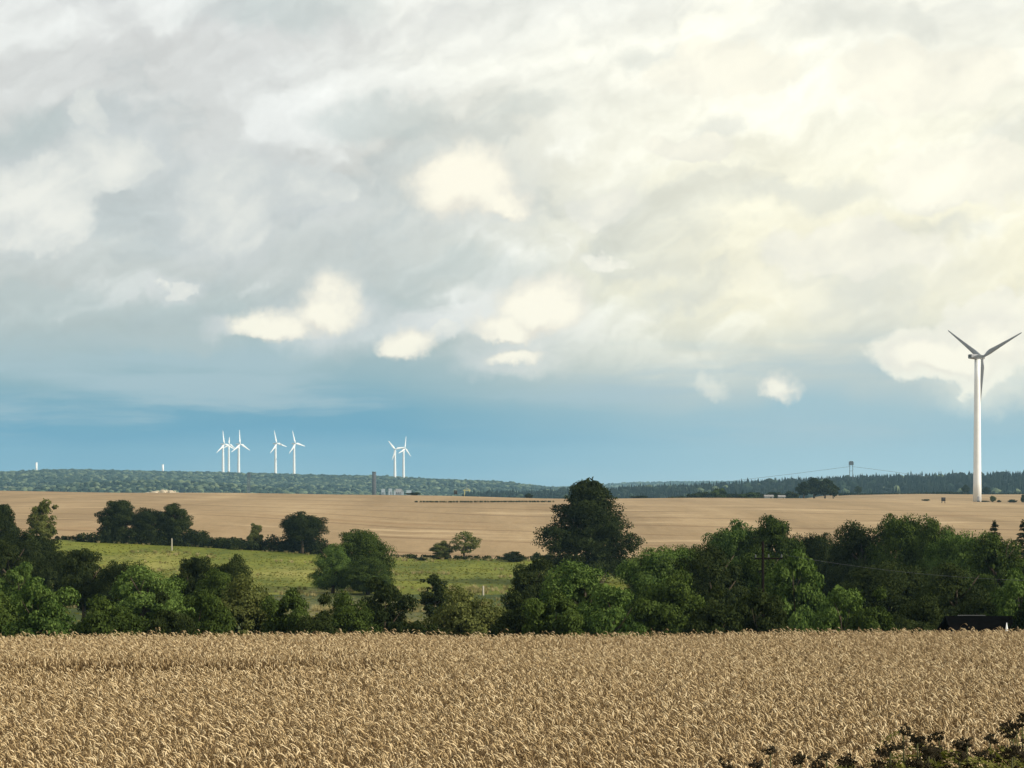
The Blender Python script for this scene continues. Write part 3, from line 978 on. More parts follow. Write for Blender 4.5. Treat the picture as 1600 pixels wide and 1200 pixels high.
def heap(px, rt, wpx, Y, name, label, mat, seed, cat, n=26, hum=1.0):
    """irregular heap of lumps"""
    rng = random.Random(seed)
    X = (px - 800) / F * Y; z0 = gz(X, Y); H = row_z(rt, Y) - z0; w = wpx / F * Y
    b = MB()
    for i in range(n):
        u = rng.uniform(-1, 1); v = rng.uniform(-.6, .6)
        h = max(0.25, H * (1 - abs(u) ** 1.6) * rng.uniform(.55, 1.05))
        r = rng.uniform(.06, .13) * w
        vs = []
        nn = 7
        for k in range(nn):
            a = 2 * PI * k / nn
            q = r * rng.uniform(.7, 1.2)
            vs.append((u * w / 2 + math.cos(a) * q, v * w * .3 + math.sin(a) * q, -0.3))
        for k in range(nn):
            a = 2 * PI * k / nn
            q = r * rng.uniform(.35, .7)
            vs.append((u * w / 2 + math.cos(a) * q, v * w * .3 + math.sin(a) * q, h * rng.uniform(.6, .9)))
        vs.append((u * w / 2, v * w * .3, h))
        fs = [(k, (k + 1) % nn, nn + (k + 1) % nn, nn + k) for k in range(nn)] + [(nn + k, nn + (k + 1) % nn, 2 * nn) for k in range(nn)]
        b.add(vs, fs)
    o = link(name, b.mesh(name), None, mat)
    o.location = (X, Y, z0)
    tag(o, label, cat)
heap(256, 764.5, 52, 1000, 'rubble_heap', 'long pale heap of rubble on the crest of the harvested field', M_RUBBLE, 3, 'heap', 34)

for (px, rt, w_, lab) in [(1201, 774, 13, 'low pale shed, left one of two beside the field-edge trees'), (1221, 774.5, 10, 'smaller low pale shed, right one of two beside the field-edge trees')]:
    Y = 1075.0; X = (px - 800) / F * Y
    t, w, H, hw = gabled(px, rt - .5, 779, w_, Y, 'farm_shed', lab, 'pale sheds at the field edge', M_PALE, M_ROOF, z0=gz(X, Y) - .2, depth=5)
    b = MB(); b.box((w * .2, -2.52, H * .3), (w * .22, .06, H * .55)); link('door', b.mesh('door'), t, M_WOOD)

# dark shed among the trees, and what stands beside it
_X, _Y = (1530 - 800) / F * 100, 100.0
t, w, H, hw = gabled(1530, 966, 985, 86, 100.0, 'dark_shed', 'long low dark shed under the trees at the edge of the wheat', None, M_CREO, M_TAR, z0=gz(_X, _Y) - .1, depth=3.6, rise=0.2)
b = MB(); b.box((-.4, 0, H + .15), (w * .5, .10, .03)); link('ridge_highlight', b.mesh('ridge_highlight'), t, M_ROOF)  # pale strip added as a painted highlight on the lit roof edge
for k in range(14):
    b = MB(); b.box((-w / 2 + (k + .5) * w / 14, -1.825, hw * .5 - .02), (w / 14 - .02, .04, hw * .94))
    link('plank', b.mesh('plank'), t, M_CREO)

def marker():
    Y = 36.6; X = (1573 - 800) / F * Y; z0 = gz(X, Y); top = row_z(973, Y)
    t = empty('marker_post', (X, Y, z0 - .1), 'small white pointed marker at the far edge of the wheat', 'marker')
    H = top - z0 + .1
    b = MB(); b.tube([(0, 0, 0), (0, 0, H - .16)], .022, 8); link('post', b.mesh('post', True), t, M_WOOD)
    b = MB(); b.tube([(0, 0, H - .17), (0, 0, H - .15), (0, 0, H)], [.03, .028, .006], 10); link('white_tip', b.mesh('white_tip', True), t, M_WHITE)
marker()
def post(px, rt, Y, label):
    X = (px - 800) / F * Y; z0 = gz(X, Y)
    b = MB(); H = max(1.3, row_z(rt, Y) - z0); b.tube([(0, 0, -.2), (0, 0, H * .92), (0, 0, H)], [.13, .12, .07], 8)
    o = link('fence_post', b.mesh('fence_post'), None, M_POST); o.location = (X, Y, z0)
    tag(o, label, 'post')
post(268.5, 841, 384, 'pale post at the foot of the dark trees by the meadow')
post(755, 923, 262, 'pale post at the near edge of the meadow, above the bushes')

def pole():
    Y = 118.0; X = (1192 - 800) / F * Y; z0 = gz(X, Y); top = row_z(846, Y)
    t = empty('utility_pole', (X, Y, z0), 'dark wooden utility pole with a crossarm among the trees', 'pole')
    H = top - z0
    b = MB(); b.tube([(0, 0, -.3), (0, 0, H)], [.12, .08], 10); link('post', b.mesh('post', True), t, M_CREO)
    b = MB(); b.box((0.35, 0, H - 1.05), (1.7, .08, .09)); link('crossarm', b.mesh('crossarm'), t, M_CREO)
    for dx in (-.45, .35, 1.15):
        b = MB(); b.tube([(dx, 0, H - .98), (dx, 0, H - .80)], [.05, .03], 8); link('insulator', b.mesh('insulator'), t, M_DARKGREY)
    b = MB()
    p0, p1 = Vector((X + 1.15, Y, z0 + H - .8)), Vector((X + 30, Y - 4, z0 + H - 1.6))
    pts = [p0.lerp(p1, k / 16) - Vector((0, 0, 1.1 * 4 * (k / 16) * (1 - k / 16))) for k in range(17)]
    b.tube(pts, .008, 5)
    o = link('power_line', b.mesh('power_line', True), None, M_DARKGREY); tag(o, 'thin wire running right from the wooden pole before the trees', 'wire')
pole()

# ------------------------------------------------------------------ trees and shrubs
CV = {   # built once at true size (height, width); each plant scales one of them
    'b0': (crown('crown', 1, 5.0, 5.0, 'dome', 95, 300, 0.088), 5.0, 5.0),
    'b1': (crown('crown', 2, 5.0, 5.0, 'dome', 80, 330, 0.092), 5.0, 5.0),
    'b2': (crown('crown', 3, 5.0, 5.0, 'dome', 110, 270, 0.084), 5.0, 5.0),
    'b3': (crown('crown', 4, 5.0, 5.0, 'dome', 70, 380, 0.095), 5.0, 5.0),
    'r0': (crown('crown', 11, 9.5, 8.5, 'ball', 120, 280, 0.145), 9.5, 8.5),
    'r1': (crown('crown', 12, 9.5, 8.5, 'ball', 100, 310, 0.15), 9.5, 8.5),
    'r2': (crown('crown', 13, 9.5, 8.5, 'ball', 140, 250, 0.14), 9.5, 8.5),
    'm0': (crown('crown', 21, 11.0, 11.0, 'dome', 170, 290, 0.145), 11.0, 11.0),
    'm1': (crown('crown', 22, 11.0, 11.0, 'dome', 150, 310, 0.15), 11.0, 11.0),
    'c0': (crown('crown', 31, 16.0, 15.0, 'cone', 330, 260, 0.18), 16.0, 15.0),
    's0': (crown('crown', 41, 7.0, 6.5, 'ball', 60, 90, 0.17, 0.30), 7.0, 6.5),
    'n0': (conifer('crown', 51, 9.0, 4.5), 9.0, 4.5),
    'p0': (crown('crown', 61, 10.0, 6.0, 'ball', 90, 120, 0.19, 0.2), 10.0, 6.0),
    'f0': (crown('crown', 71, 9.0, 9.0, 'ball', 70, 70, 0.42), 9.0, 9.0),
    'f1': (crown('crown', 72, 5.0, 7.0, 'dome', 50, 70, 0.36), 5.0, 7.0),
}
TK = {k: trunk('trunk', i + 5, h, 0.035 * w if k[0] not in 'b' else 0.10, 0.12 if k[0] in 'bmc' else 0.24, 8 if k[0] not in 'bf' else 5, 0.26, w)
      for i, (k, (m_, h, w)) in enumerate(CV.items())}

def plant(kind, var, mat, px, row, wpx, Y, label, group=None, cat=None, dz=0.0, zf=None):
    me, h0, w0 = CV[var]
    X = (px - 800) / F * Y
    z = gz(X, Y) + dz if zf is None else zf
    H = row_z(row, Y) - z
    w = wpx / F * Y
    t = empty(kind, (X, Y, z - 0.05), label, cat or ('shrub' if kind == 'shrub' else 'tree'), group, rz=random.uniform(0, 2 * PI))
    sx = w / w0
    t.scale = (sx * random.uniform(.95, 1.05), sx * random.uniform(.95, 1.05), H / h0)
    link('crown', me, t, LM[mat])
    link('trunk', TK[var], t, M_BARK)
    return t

G_F = 'shrubs along the far edge of the wheat'
G_V = 'trees in the hollow behind the wheat'
G_H = 'trees in the hedge between meadow and harvested field'
G_C = 'trees and bushes on the crest of the harvested field'
PL = [
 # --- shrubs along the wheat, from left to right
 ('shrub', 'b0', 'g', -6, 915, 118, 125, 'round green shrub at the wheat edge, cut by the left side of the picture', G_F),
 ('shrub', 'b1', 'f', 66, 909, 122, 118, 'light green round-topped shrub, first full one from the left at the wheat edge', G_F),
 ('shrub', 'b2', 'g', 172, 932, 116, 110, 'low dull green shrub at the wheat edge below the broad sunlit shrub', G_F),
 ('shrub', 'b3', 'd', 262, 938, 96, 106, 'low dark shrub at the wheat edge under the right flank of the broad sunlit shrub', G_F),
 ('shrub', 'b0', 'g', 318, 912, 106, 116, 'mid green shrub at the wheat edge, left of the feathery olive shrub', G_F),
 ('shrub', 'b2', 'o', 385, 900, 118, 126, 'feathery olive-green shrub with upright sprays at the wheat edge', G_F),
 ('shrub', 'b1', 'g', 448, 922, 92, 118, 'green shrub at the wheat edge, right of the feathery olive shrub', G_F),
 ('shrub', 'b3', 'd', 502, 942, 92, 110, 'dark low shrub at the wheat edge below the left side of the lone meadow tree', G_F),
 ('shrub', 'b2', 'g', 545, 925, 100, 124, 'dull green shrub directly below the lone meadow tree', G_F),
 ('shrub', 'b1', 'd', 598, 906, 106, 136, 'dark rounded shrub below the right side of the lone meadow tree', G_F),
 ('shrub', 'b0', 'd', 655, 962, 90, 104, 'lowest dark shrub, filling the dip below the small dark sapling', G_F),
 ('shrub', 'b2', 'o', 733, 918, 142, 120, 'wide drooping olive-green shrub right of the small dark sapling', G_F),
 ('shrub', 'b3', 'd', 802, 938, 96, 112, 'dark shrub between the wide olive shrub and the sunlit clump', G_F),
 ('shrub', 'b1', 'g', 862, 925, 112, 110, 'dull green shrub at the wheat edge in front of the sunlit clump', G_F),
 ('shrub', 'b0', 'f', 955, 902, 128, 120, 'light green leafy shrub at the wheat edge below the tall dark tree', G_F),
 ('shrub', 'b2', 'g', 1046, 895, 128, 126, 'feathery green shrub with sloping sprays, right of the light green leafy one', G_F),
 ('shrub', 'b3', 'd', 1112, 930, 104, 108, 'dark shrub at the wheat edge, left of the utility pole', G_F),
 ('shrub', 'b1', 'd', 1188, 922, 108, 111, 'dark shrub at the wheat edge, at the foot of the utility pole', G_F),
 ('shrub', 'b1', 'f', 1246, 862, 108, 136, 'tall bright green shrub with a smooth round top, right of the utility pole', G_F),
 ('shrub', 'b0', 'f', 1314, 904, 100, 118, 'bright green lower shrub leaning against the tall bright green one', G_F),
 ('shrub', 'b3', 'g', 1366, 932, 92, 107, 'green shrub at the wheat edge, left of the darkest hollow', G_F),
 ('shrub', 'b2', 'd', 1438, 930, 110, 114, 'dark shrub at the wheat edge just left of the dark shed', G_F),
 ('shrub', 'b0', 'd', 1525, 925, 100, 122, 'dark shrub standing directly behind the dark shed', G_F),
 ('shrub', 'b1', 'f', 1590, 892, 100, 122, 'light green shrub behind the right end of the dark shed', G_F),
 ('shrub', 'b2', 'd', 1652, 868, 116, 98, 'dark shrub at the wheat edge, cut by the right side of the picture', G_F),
 # --- second row
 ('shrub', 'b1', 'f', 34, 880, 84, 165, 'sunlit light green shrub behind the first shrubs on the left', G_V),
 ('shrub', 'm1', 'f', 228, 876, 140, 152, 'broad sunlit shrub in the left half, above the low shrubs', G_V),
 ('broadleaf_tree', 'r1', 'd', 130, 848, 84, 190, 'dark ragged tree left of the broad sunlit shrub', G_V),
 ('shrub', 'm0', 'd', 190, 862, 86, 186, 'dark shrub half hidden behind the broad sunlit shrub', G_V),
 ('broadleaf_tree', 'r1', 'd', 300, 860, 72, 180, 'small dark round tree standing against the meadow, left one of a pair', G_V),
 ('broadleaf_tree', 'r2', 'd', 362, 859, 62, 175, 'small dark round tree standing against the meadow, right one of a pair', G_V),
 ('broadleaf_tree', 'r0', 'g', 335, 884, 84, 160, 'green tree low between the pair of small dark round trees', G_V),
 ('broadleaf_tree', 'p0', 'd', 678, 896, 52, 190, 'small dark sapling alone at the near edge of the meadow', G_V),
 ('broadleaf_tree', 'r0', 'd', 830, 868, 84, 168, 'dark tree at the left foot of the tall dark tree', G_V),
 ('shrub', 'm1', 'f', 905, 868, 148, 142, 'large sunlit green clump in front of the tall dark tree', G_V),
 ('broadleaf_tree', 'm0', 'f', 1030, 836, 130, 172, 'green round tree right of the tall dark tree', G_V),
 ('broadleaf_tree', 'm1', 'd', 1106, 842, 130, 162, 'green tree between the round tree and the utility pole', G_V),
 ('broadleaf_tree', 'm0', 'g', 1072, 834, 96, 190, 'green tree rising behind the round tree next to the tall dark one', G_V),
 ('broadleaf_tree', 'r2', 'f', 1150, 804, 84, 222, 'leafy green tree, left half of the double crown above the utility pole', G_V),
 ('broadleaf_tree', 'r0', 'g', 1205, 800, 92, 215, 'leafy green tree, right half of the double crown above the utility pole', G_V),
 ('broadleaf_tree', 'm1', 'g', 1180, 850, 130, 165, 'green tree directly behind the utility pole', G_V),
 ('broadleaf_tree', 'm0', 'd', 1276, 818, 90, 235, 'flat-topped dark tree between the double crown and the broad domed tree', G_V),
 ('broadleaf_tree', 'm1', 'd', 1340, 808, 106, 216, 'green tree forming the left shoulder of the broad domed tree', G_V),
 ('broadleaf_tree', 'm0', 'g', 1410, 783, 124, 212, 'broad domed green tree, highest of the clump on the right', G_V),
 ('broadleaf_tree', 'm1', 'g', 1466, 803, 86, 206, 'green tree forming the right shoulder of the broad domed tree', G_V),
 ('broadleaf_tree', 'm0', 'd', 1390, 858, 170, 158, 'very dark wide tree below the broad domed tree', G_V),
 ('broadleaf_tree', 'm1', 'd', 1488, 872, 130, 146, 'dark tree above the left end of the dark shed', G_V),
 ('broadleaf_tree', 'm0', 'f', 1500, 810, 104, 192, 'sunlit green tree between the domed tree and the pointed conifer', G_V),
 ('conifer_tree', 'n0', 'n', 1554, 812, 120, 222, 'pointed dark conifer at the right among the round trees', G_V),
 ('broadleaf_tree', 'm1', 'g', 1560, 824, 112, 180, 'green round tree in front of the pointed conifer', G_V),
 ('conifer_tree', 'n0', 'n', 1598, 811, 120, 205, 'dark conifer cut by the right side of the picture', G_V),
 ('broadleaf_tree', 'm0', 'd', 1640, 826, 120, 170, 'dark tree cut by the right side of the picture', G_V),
 # --- tall trees on the left
 ('broadleaf_tree', 'r1', 'd', 2, 778, 62, 300, 'tall dark tree cut by the left side of the picture', G_V),
 ('broadleaf_tree', 'p0', 'o', 66, 778, 50, 322, 'light olive tree with thin foliage, near the left side', G_V),
 ('broadleaf_tree', 'r2', 'd', 42, 822, 92, 258, 'dark tree below the light olive tree', G_V),
 ('broadleaf_tree', 'm0', 'd', 86, 848, 84, 222, 'dark rounded tree at the left end of the meadow', G_V),
 ('broadleaf_tree', 'm1', 'd', 8, 838, 90, 205, 'dark rounded tree below the tall one on the left side', G_V),
 # --- the middle
 ('broadleaf_tree', 'm0', 'g', 563, 815, 98, 275, 'lone round green tree standing in the meadow', G_V),
 ('broadleaf_tree', 'm1', 'f', 520, 846, 64, 268, 'lighter green young tree at the left foot of the lone meadow tree', G_V),
 ('broadleaf_tree', 'm1', 'g', 575, 866, 76, 264, 'low green tree at the foot of the lone meadow tree', G_V),
 ('broadleaf_tree', 'c0', 'd', 920, 754, 148, 290, 'tall dark cone-shaped tree in the middle, highest tree of all', G_V),
 # --- hedge between meadow and field
 ('broadleaf_tree', 'r1', 'd', 183, 776, 64, 403, 'dark round tree, tallest of three in the hedge', G_H),
 ('broadleaf_tree', 'r2', 'd', 234, 790, 58, 405, 'dark tree, middle one of three in the hedge, with light between its branches', G_H),
 ('broadleaf_tree', 'r0', 'd', 273, 784, 56, 404, 'dark tree, right one of three in the hedge', G_H),
 ('broadleaf_tree', 'r2', 'd', 472, 795, 66, 402, 'single dark round tree in the hedge, left of the lone meadow tree', G_H),
 ('shrub', 'b1', 'o', 399, 818, 26, 404, 'small olive bush sticking out of the hedge', G_H),
 ('shrub', 'b2', 'o', 690, 845, 34, 404, 'olive bush at the field edge beside the small thin tree', G_H),
 ('broadleaf_tree', 's0', 'o', 726, 827, 46, 404, 'small thin olive tree at the field edge, its branches showing', G_H),
 ('shrub', 'b0', 'd', 803, 860, 38, 398, 'dark bush at the field edge, left of the tall dark tree', G_H),
 ('shrub', 'b3', 'd', 657, 871, 22, 398, 'small dark reddish bush at the field edge, left of the olive bush', G_H),
 # --- crest of the field and beyond
 ('broadleaf_tree', 'f0', 'd', 1256, 752, 26, 1012, 'dark tree with a bare trunk, left end of the group on the skyline', G_C),
 ('broadleaf_tree', 'f0', 'd', 1272, 746, 32, 1016, 'dark tree, second from the left in the group on the skyline', G_C),
 ('broadleaf_tree', 'f0', 'd', 1289, 747, 30, 1014, 'dark tree, third from the left in the group on the skyline', G_C),
 ('broadleaf_tree', 'f0', 'd', 1302, 755, 18, 1018, 'small dark tree, right end of the group on the skyline', G_C),
 ('shrub', 'f1', 'g', 1122, 762, 30, 1090, 'round green bush, broadest at the edge of the harvested field', G_C),
 ('conifer_tree', 'n0', 'n', 1150, 764.5, 8, 1090, 'small dark conifer at the field edge, left one of two', G_C),
 ('conifer_tree', 'n0', 'n', 1160, 764.5, 8, 1095, 'small dark conifer at the field edge, right one of two', G_C),
 ('shrub', 'f1', 'd', 1095, 768, 28, 1090, 'dark bush at the field edge, left of the broadest round one', G_C),
 ('shrub', 'f1', 'g', 1172, 769, 30, 1085, 'green bush right of the two small conifers, at the field edge', G_C),
 ('shrub', 'f1', 'd', 1212, 768, 34, 1100, 'dark bush behind the pale sheds', G_C),
 ('shrub', 'f1', 'd', 1236, 767, 22, 1096, 'dark bush between the pale sheds and the group of trees', G_C),
 ('shrub', 'f1', 'd', 999, 774, 28, 1010, 'low dark bush on the skyline right of the tall dark tree', G_C),
 ('broadleaf_tree', 'f0', 'd', 1341, 759, 12, 1440, 'small single round tree in the far hedge below the ropeway tower', G_C),
 ('broadleaf_tree', 'f0', 'd', 1509, 757, 14, 1480, 'dark tree left of the big turbine tower', G_C),
 ('broadleaf_tree', 'f0', 'd', 1541, 761, 15, 1480, 'dark tree right of the big turbine tower', G_C),
 ('shrub', 'f1', 'o', 1551, 774, 10, 1003, 'olive bush right beside the foot of the big turbine', G_C),
 ('shrub', 'f1', 'd', 1538, 782, 16, 1000, 'low dark scrub at the foot of the big turbine', G_C),
 ('shrub', 'f1', 'd', 1561, 781, 8, 1003, 'smallest bush in the row beside the big turbine', G_C),
 ('shrub', 'f1', 'd', 1582, 780, 16, 1000, 'wide low bush in the row beside the big turbine', G_C),
 ('shrub', 'f1', 'd', 1599, 772, 10, 1003, 'dark bush right of the big turbine, cut by the side of the picture', G_C),
 ('shrub', 'f1', 'd', 1447, 779.5, 12, 960, 'flat dark bush in the open field left of the hunting hide', G_C),
 ('shrub', 'f1', 'd', 647, 769, 24, 1004, 'dark rounded bush on the crest between chimney and hunting hide', G_C),
 ('shrub', 'f1', 'd', 826, 770.5, 15, 1004, 'dark bush on the crest, left of the tall dark tree', G_C),
]
for r in PL:
    plant(*r)

# hedges: one long body of leaves each
def hedge(name, pts, label, mat, seed, leaf=0.22, dens=26, depth=3.0, hmin=0.5, step=0.9):
    """pts: (px, top row, Y) along the hedge; rooted on the ground"""
    rng = np.random.default_rng(seed)
    P, N = [], []
    for (p0, r0, Y0), (p1, r1, Y1) in zip(pts[:-1], pts[1:]):
        x0, x1 = (p0 - 800) / F * Y0, (p1 - 800) / F * Y1
        ln = math.hypot(x1 - x0, Y1 - Y0)
        m_ = max(2, int(ln / step))
        for i in range(m_):
            t = (i + rng.random()) / m_
            X, Y = x0 + (x1 - x0) * t, Y0 + (Y1 - Y0) * t
            z = gz(X, Y)
            H = max(hmin, row_z(r0 + (r1 - r0) * t, Y) - z) * rng.uniform(.72, 1.08)
            rad = min(1.5, 0.4 + H * .32)
            zs = np.arange(0.3, max(H - rad * .6, .35), max(.5, rad * .7))
            for zc in zs:
                c = np.array([X + rng.normal() * .35, Y + rng.normal() * depth * .25, z + zc])
                n = int(dens * 9 * rng.uniform(.7, 1.3) * max(rad, .7) ** 2 / 1.5)
                q = unit(rng.normal(size=(n, 3)) + np.array([0, 0, .2]))
                p = c + q * rad * rng.uniform(.5, 1.15, n)[:, None] * np.array([1, 1, .8])
                P.append(p); N.append(unit(q + rng.normal(size=(n, 3)) * .6))
    P, N = np.concatenate(P), np.concatenate(N)
    me = leaves_mesh(name, P, N, leaf * rng.uniform(.6, 1.3, len(P)), rng)
    o = link(name, me, None, mat)
    tag(o, label, 'hedge')
hedge('hedge', [(122, 832, 400), (140, 824, 400), (165, 822, 401), (215, 826, 402), (280, 824, 402), (312, 832, 402), (350, 838, 402), (400, 843, 402), (410, 850, 402)],
      'dark hedge under the three dark trees, thinning out to the right', L_DARK, 81)
hedge('hedge', [(340, 838, 405), (380, 836, 405), (430, 838, 405), (480, 838, 404), (505, 840, 404), (520, 850, 404)], 'dark hedge under the single dark round tree', L_DARK, 82)
hedge('hedge', [(612, 862, 404), (660, 866, 404), (720, 868, 404), (780, 868, 404), (830, 866, 403), (860, 862, 403)], 'low dark hedge along the lower edge of the harvested field', L_DARK, 83, depth=2.0)
hedge('hedge', [(60, 838, 406), (90, 838, 406), (125, 836, 406)], 'short low hedge at the left end of the meadow', L_DARK, 84)
hedge('hedge', [(1045, 776, 1088), (1080, 772, 1088), (1100, 770, 1090), (1140, 771, 1092), (1185, 770, 1090), (1200, 774, 1090)], 'dark hedge behind the crest of the harvested field, left of the pale sheds', L_DARK, 85, 0.45, 14)
hedge('hedge', [(1311, 770, 1445), (1330, 770, 1445), (1350, 772, 1450), (1400, 772, 1470), (1450, 769, 1490), (1490, 768, 1500), (1515, 770, 1500)], 'long dark hedge across the back field, left of the big turbine', L_DARK, 86, 0.55, 12)
hedge('hedge', [(1530, 770, 1480), (1550, 770, 1480), (1600, 772, 1480), (1640, 772, 1480)], 'low dark hedge across the back field, right of the big turbine', L_DARK, 87, 0.5, 10)

hedge('weed_strip', [(650, 786, 842), (700, 787.5, 842), (760, 787, 846), (862, 784.5, 860)], 'thin dark strip of weeds drawn across the upper harvested field', L_DARK, 88, 0.13, 26, 1.2, 0.40, 0.5)

# ------------------------------------------------------------------ far woods
def lowpoly(name, seed, kind):
    import bmesh
    rng = np.random.default_rng(seed)
    if kind == 'round':
        bm = bmesh.new()
        bmesh.ops.create_icosphere(bm, subdivisions=2, radius=1.0)
        dirs = unit(rng.normal(size=(8, 3)))
        for v in bm.verts:
            d = np.array(v.co)
            k = 0.78 + 0.32 * np.exp((d @ dirs.T - 1) / 0.12).max() + rng.normal() * 0.06
            v.co = Vector(d * k * np.array([.5, .5, .46])) + Vector((0, 0, .54))
        me = bpy.data.meshes.new(name); bm.to_mesh(me); bm.free()
        return me
    b = MB()
    n = 7
    for i, (z0, z1, r) in enumerate([(.06, .45, .24), (.28, .66, .19), (.50, .84, .135), (.70, 1.0, .085)]):
        vs = [(math.cos(2 * PI * k / n + i) * r * rng.uniform(.75, 1.2), math.sin(2 * PI * k / n + i) * r * rng.uniform(.75, 1.2), z0 + rng.uniform(-.03, .03)) for k in range(n)]
        b.add(vs + [(0, 0, z1)], [(k, (k + 1) % n, n) for k in range(n)])
    b.tube([(0, 0, -.05), (0, 0, .2)], .03, 5)
    return b.mesh(name)

def wood_mat(name, c0, c1, c2):
    m, g, b, out = new_mat(name)
    oi = V(g, g.node('ShaderNodeObjectInfo').outputs['Random'])
    g.put(b.inputs['Base Color'], g.ramp(oi, [(0.0, c0), (0.6, c1), (1.0, c2)]))
    b.inputs['Roughness'].default_value = 0.9
    b.inputs['Specular IOR Level'].default_value = 0.1
    return m
W1 = wood_mat('far_broadleaf', (0.010, 0.020, 0.014), (0.028, 0.046, 0.026), (0.13, 0.16, 0.085))
W2 = wood_mat('far_conifer', (0.004, 0.008, 0.007), (0.008, 0.014, 0.010), (0.018, 0.028, 0.017))
_src = [source('crown_a', lowpoly('crown_a', 1, 'round'), W1), source('crown_b', lowpoly('crown_b', 2, 'round'), W1), source('crown_c', lowpoly('crown_c', 3, 'round'), W1),
        source('spruce_a', lowpoly('spruce_a', 4, 'spruce'), W2), source('spruce_b', lowpoly('spruce_b', 5, 'spruce'), W2), source('crown_d', lowpoly('crown_d', 6, 'round'), W2)]

def wood(name, zf, xr, yr, step, keep, hmean, pick, label=None):
    rng = np.random.default_rng(len(name) * 7 + int(step))
    xs = np.arange(xr[0], xr[1], step); ys = np.arange(yr[0], yr[1], step)
    XX, YY = np.meshgrid(xs, ys)
    X = XX.ravel() + rng.uniform(-.5, .5, XX.size) * step
    Y = YY.ravel() + rng.uniform(-.5, .5, XX.size) * step
    k = keep(X, Y, rng)
    X, Y = X[k], Y[k]
    Z = zf(X, Y)
    n = len(X)
    h = hmean * rng.uniform(.6, 1.2, n) * np.where(rng.random(n) < .08, 1.2, 1.0)
    idx = pick(rng, n)
    wid = np.where((idx >= 3) & (idx < 5), h * rng.uniform(.62, 1.0, n), h * rng.uniform(.9, 1.45, n) * (0.7 if name == 'ridge_forest' else 1.0))
    scatter(name, np.stack([X, Y, Z - 0.4], 1), np.stack([np.zeros(n), np.zeros(n), rng.uniform(0, 6.28, n)], 1), np.stack([wid, wid, h], 1), idx, _src)

def field_noise(X, Y, s, seed):
    """smooth random field, about -1.6 .. 1.6, features of size s"""
    tab = np.random.default_rng(int(seed * 1000) + 17).uniform(-1, 1, (64, 64))
    tot = 0
    for k, (f, a) in enumerate(((1.0, 1.25), (2.1, 0.75), (4.3, 0.4))):
        u, v = np.asarray(X) / (s * 1.6) * f + 13.7 * k, np.asarray(Y) / (s * 1.6) * f + 7.3 * k
        i, j = np.floor(u).astype(int), np.floor(v).astype(int)
        fu, fv = u - i, v - j
        fu, fv = fu * fu * (3 - 2 * fu), fv * fv * (3 - 2 * fv)
        g = lambda p, q: tab[p % 64, q % 64]
        tot = tot + a * ((g(i, j) * (1 - fu) + g(i + 1, j) * fu) * (1 - fv) + (g(i, j + 1) * (1 - fu) + g(i + 1, j + 1) * fu) * fv)
    return tot
wood('hillside_woods', left_hill, (-2100, 480), (3120, 5500), 12.5,
     lambda X, Y, r: (np.abs(X) < 0.30 * Y + 60) & ((field_noise(X, Y, 210, 1.0) > -0.42) | (r.random(len(X)) < .12)) & (left_hill(X, Y) > -44.5), 9.5,
     lambda r, n: r.choice([0, 1, 2, 5], n, p=[.32, .3, .26, .12]))
wood('ridge_forest', right_hill, (-60, 960), (1800, 2720), 7.0,
     lambda X, Y, r: (X < 0.31 * Y + 40) & (right_hill(X, Y) > -45) & (r.random(len(X)) < .9), 14.5,
     lambda r, n: r.choice([3, 4, 5, 0], n, p=[.47, .44, .07, .02]))
wood('distant_woods', far_ridge, (-100, 2300), (7500, 8200), 22.0,
     lambda X, Y, r: (field_noise(X, Y, 150, 2.0) > -0.5), 11.0, lambda r, n: r.choice([0, 1, 2, 5], n))

# ------------------------------------------------------------------ rough grass on meadow and slope
def tuft(name, seed, n, h):
    rng = np.random.default_rng(seed)
    v, f = [], []
    for i in range(n):
        a = rng.uniform(0, 6.28); r = rng.uniform(0, .25); lean = rng.uniform(.1, .6); hh = h * rng.uniform(.6, 1.1)
        b = np.array([math.cos(a) * r, math.sin(a) * r, 0]); t = np.array([math.cos(a), math.sin(a), 0]) * lean * hh
        s = np.array([-math.sin(a), math.cos(a), 0]) * 0.02
        k = len(v)
        v += [b - s, b + s, b + t * .5 + s * .7 + [0, 0, hh * .7], b + t * .5 - s * .7 + [0, 0, hh * .7], b + t + [0, 0, hh]]
        f += [(k, k + 1, k + 2, k + 3), (k + 3, k + 2, k + 4, k + 4)]
    me = bpy.data.meshes.new(name); me.from_pydata([tuple(p) for p in v], [], [tuple(dict.fromkeys(q)) for q in f]); me.update()
    return me
W3 = wood_mat('meadow_tufts', (0.08, 0.095, 0.014), (0.15, 0.155, 0.025), (0.28, 0.25, 0.08))
W4 = wood_mat('dry_tufts', (0.14, 0.13, 0.04), (0.28, 0.24, 0.10), (0.42, 0.36, 0.18))
_gs = [source('tuft_a', tuft('tuft_a', 1, 40, .5), W3), source('tuft_b', tuft('tuft_b', 2, 40, .5), W3), source('tuft_c', tuft('tuft_c', 3, 36, .8), W4)]
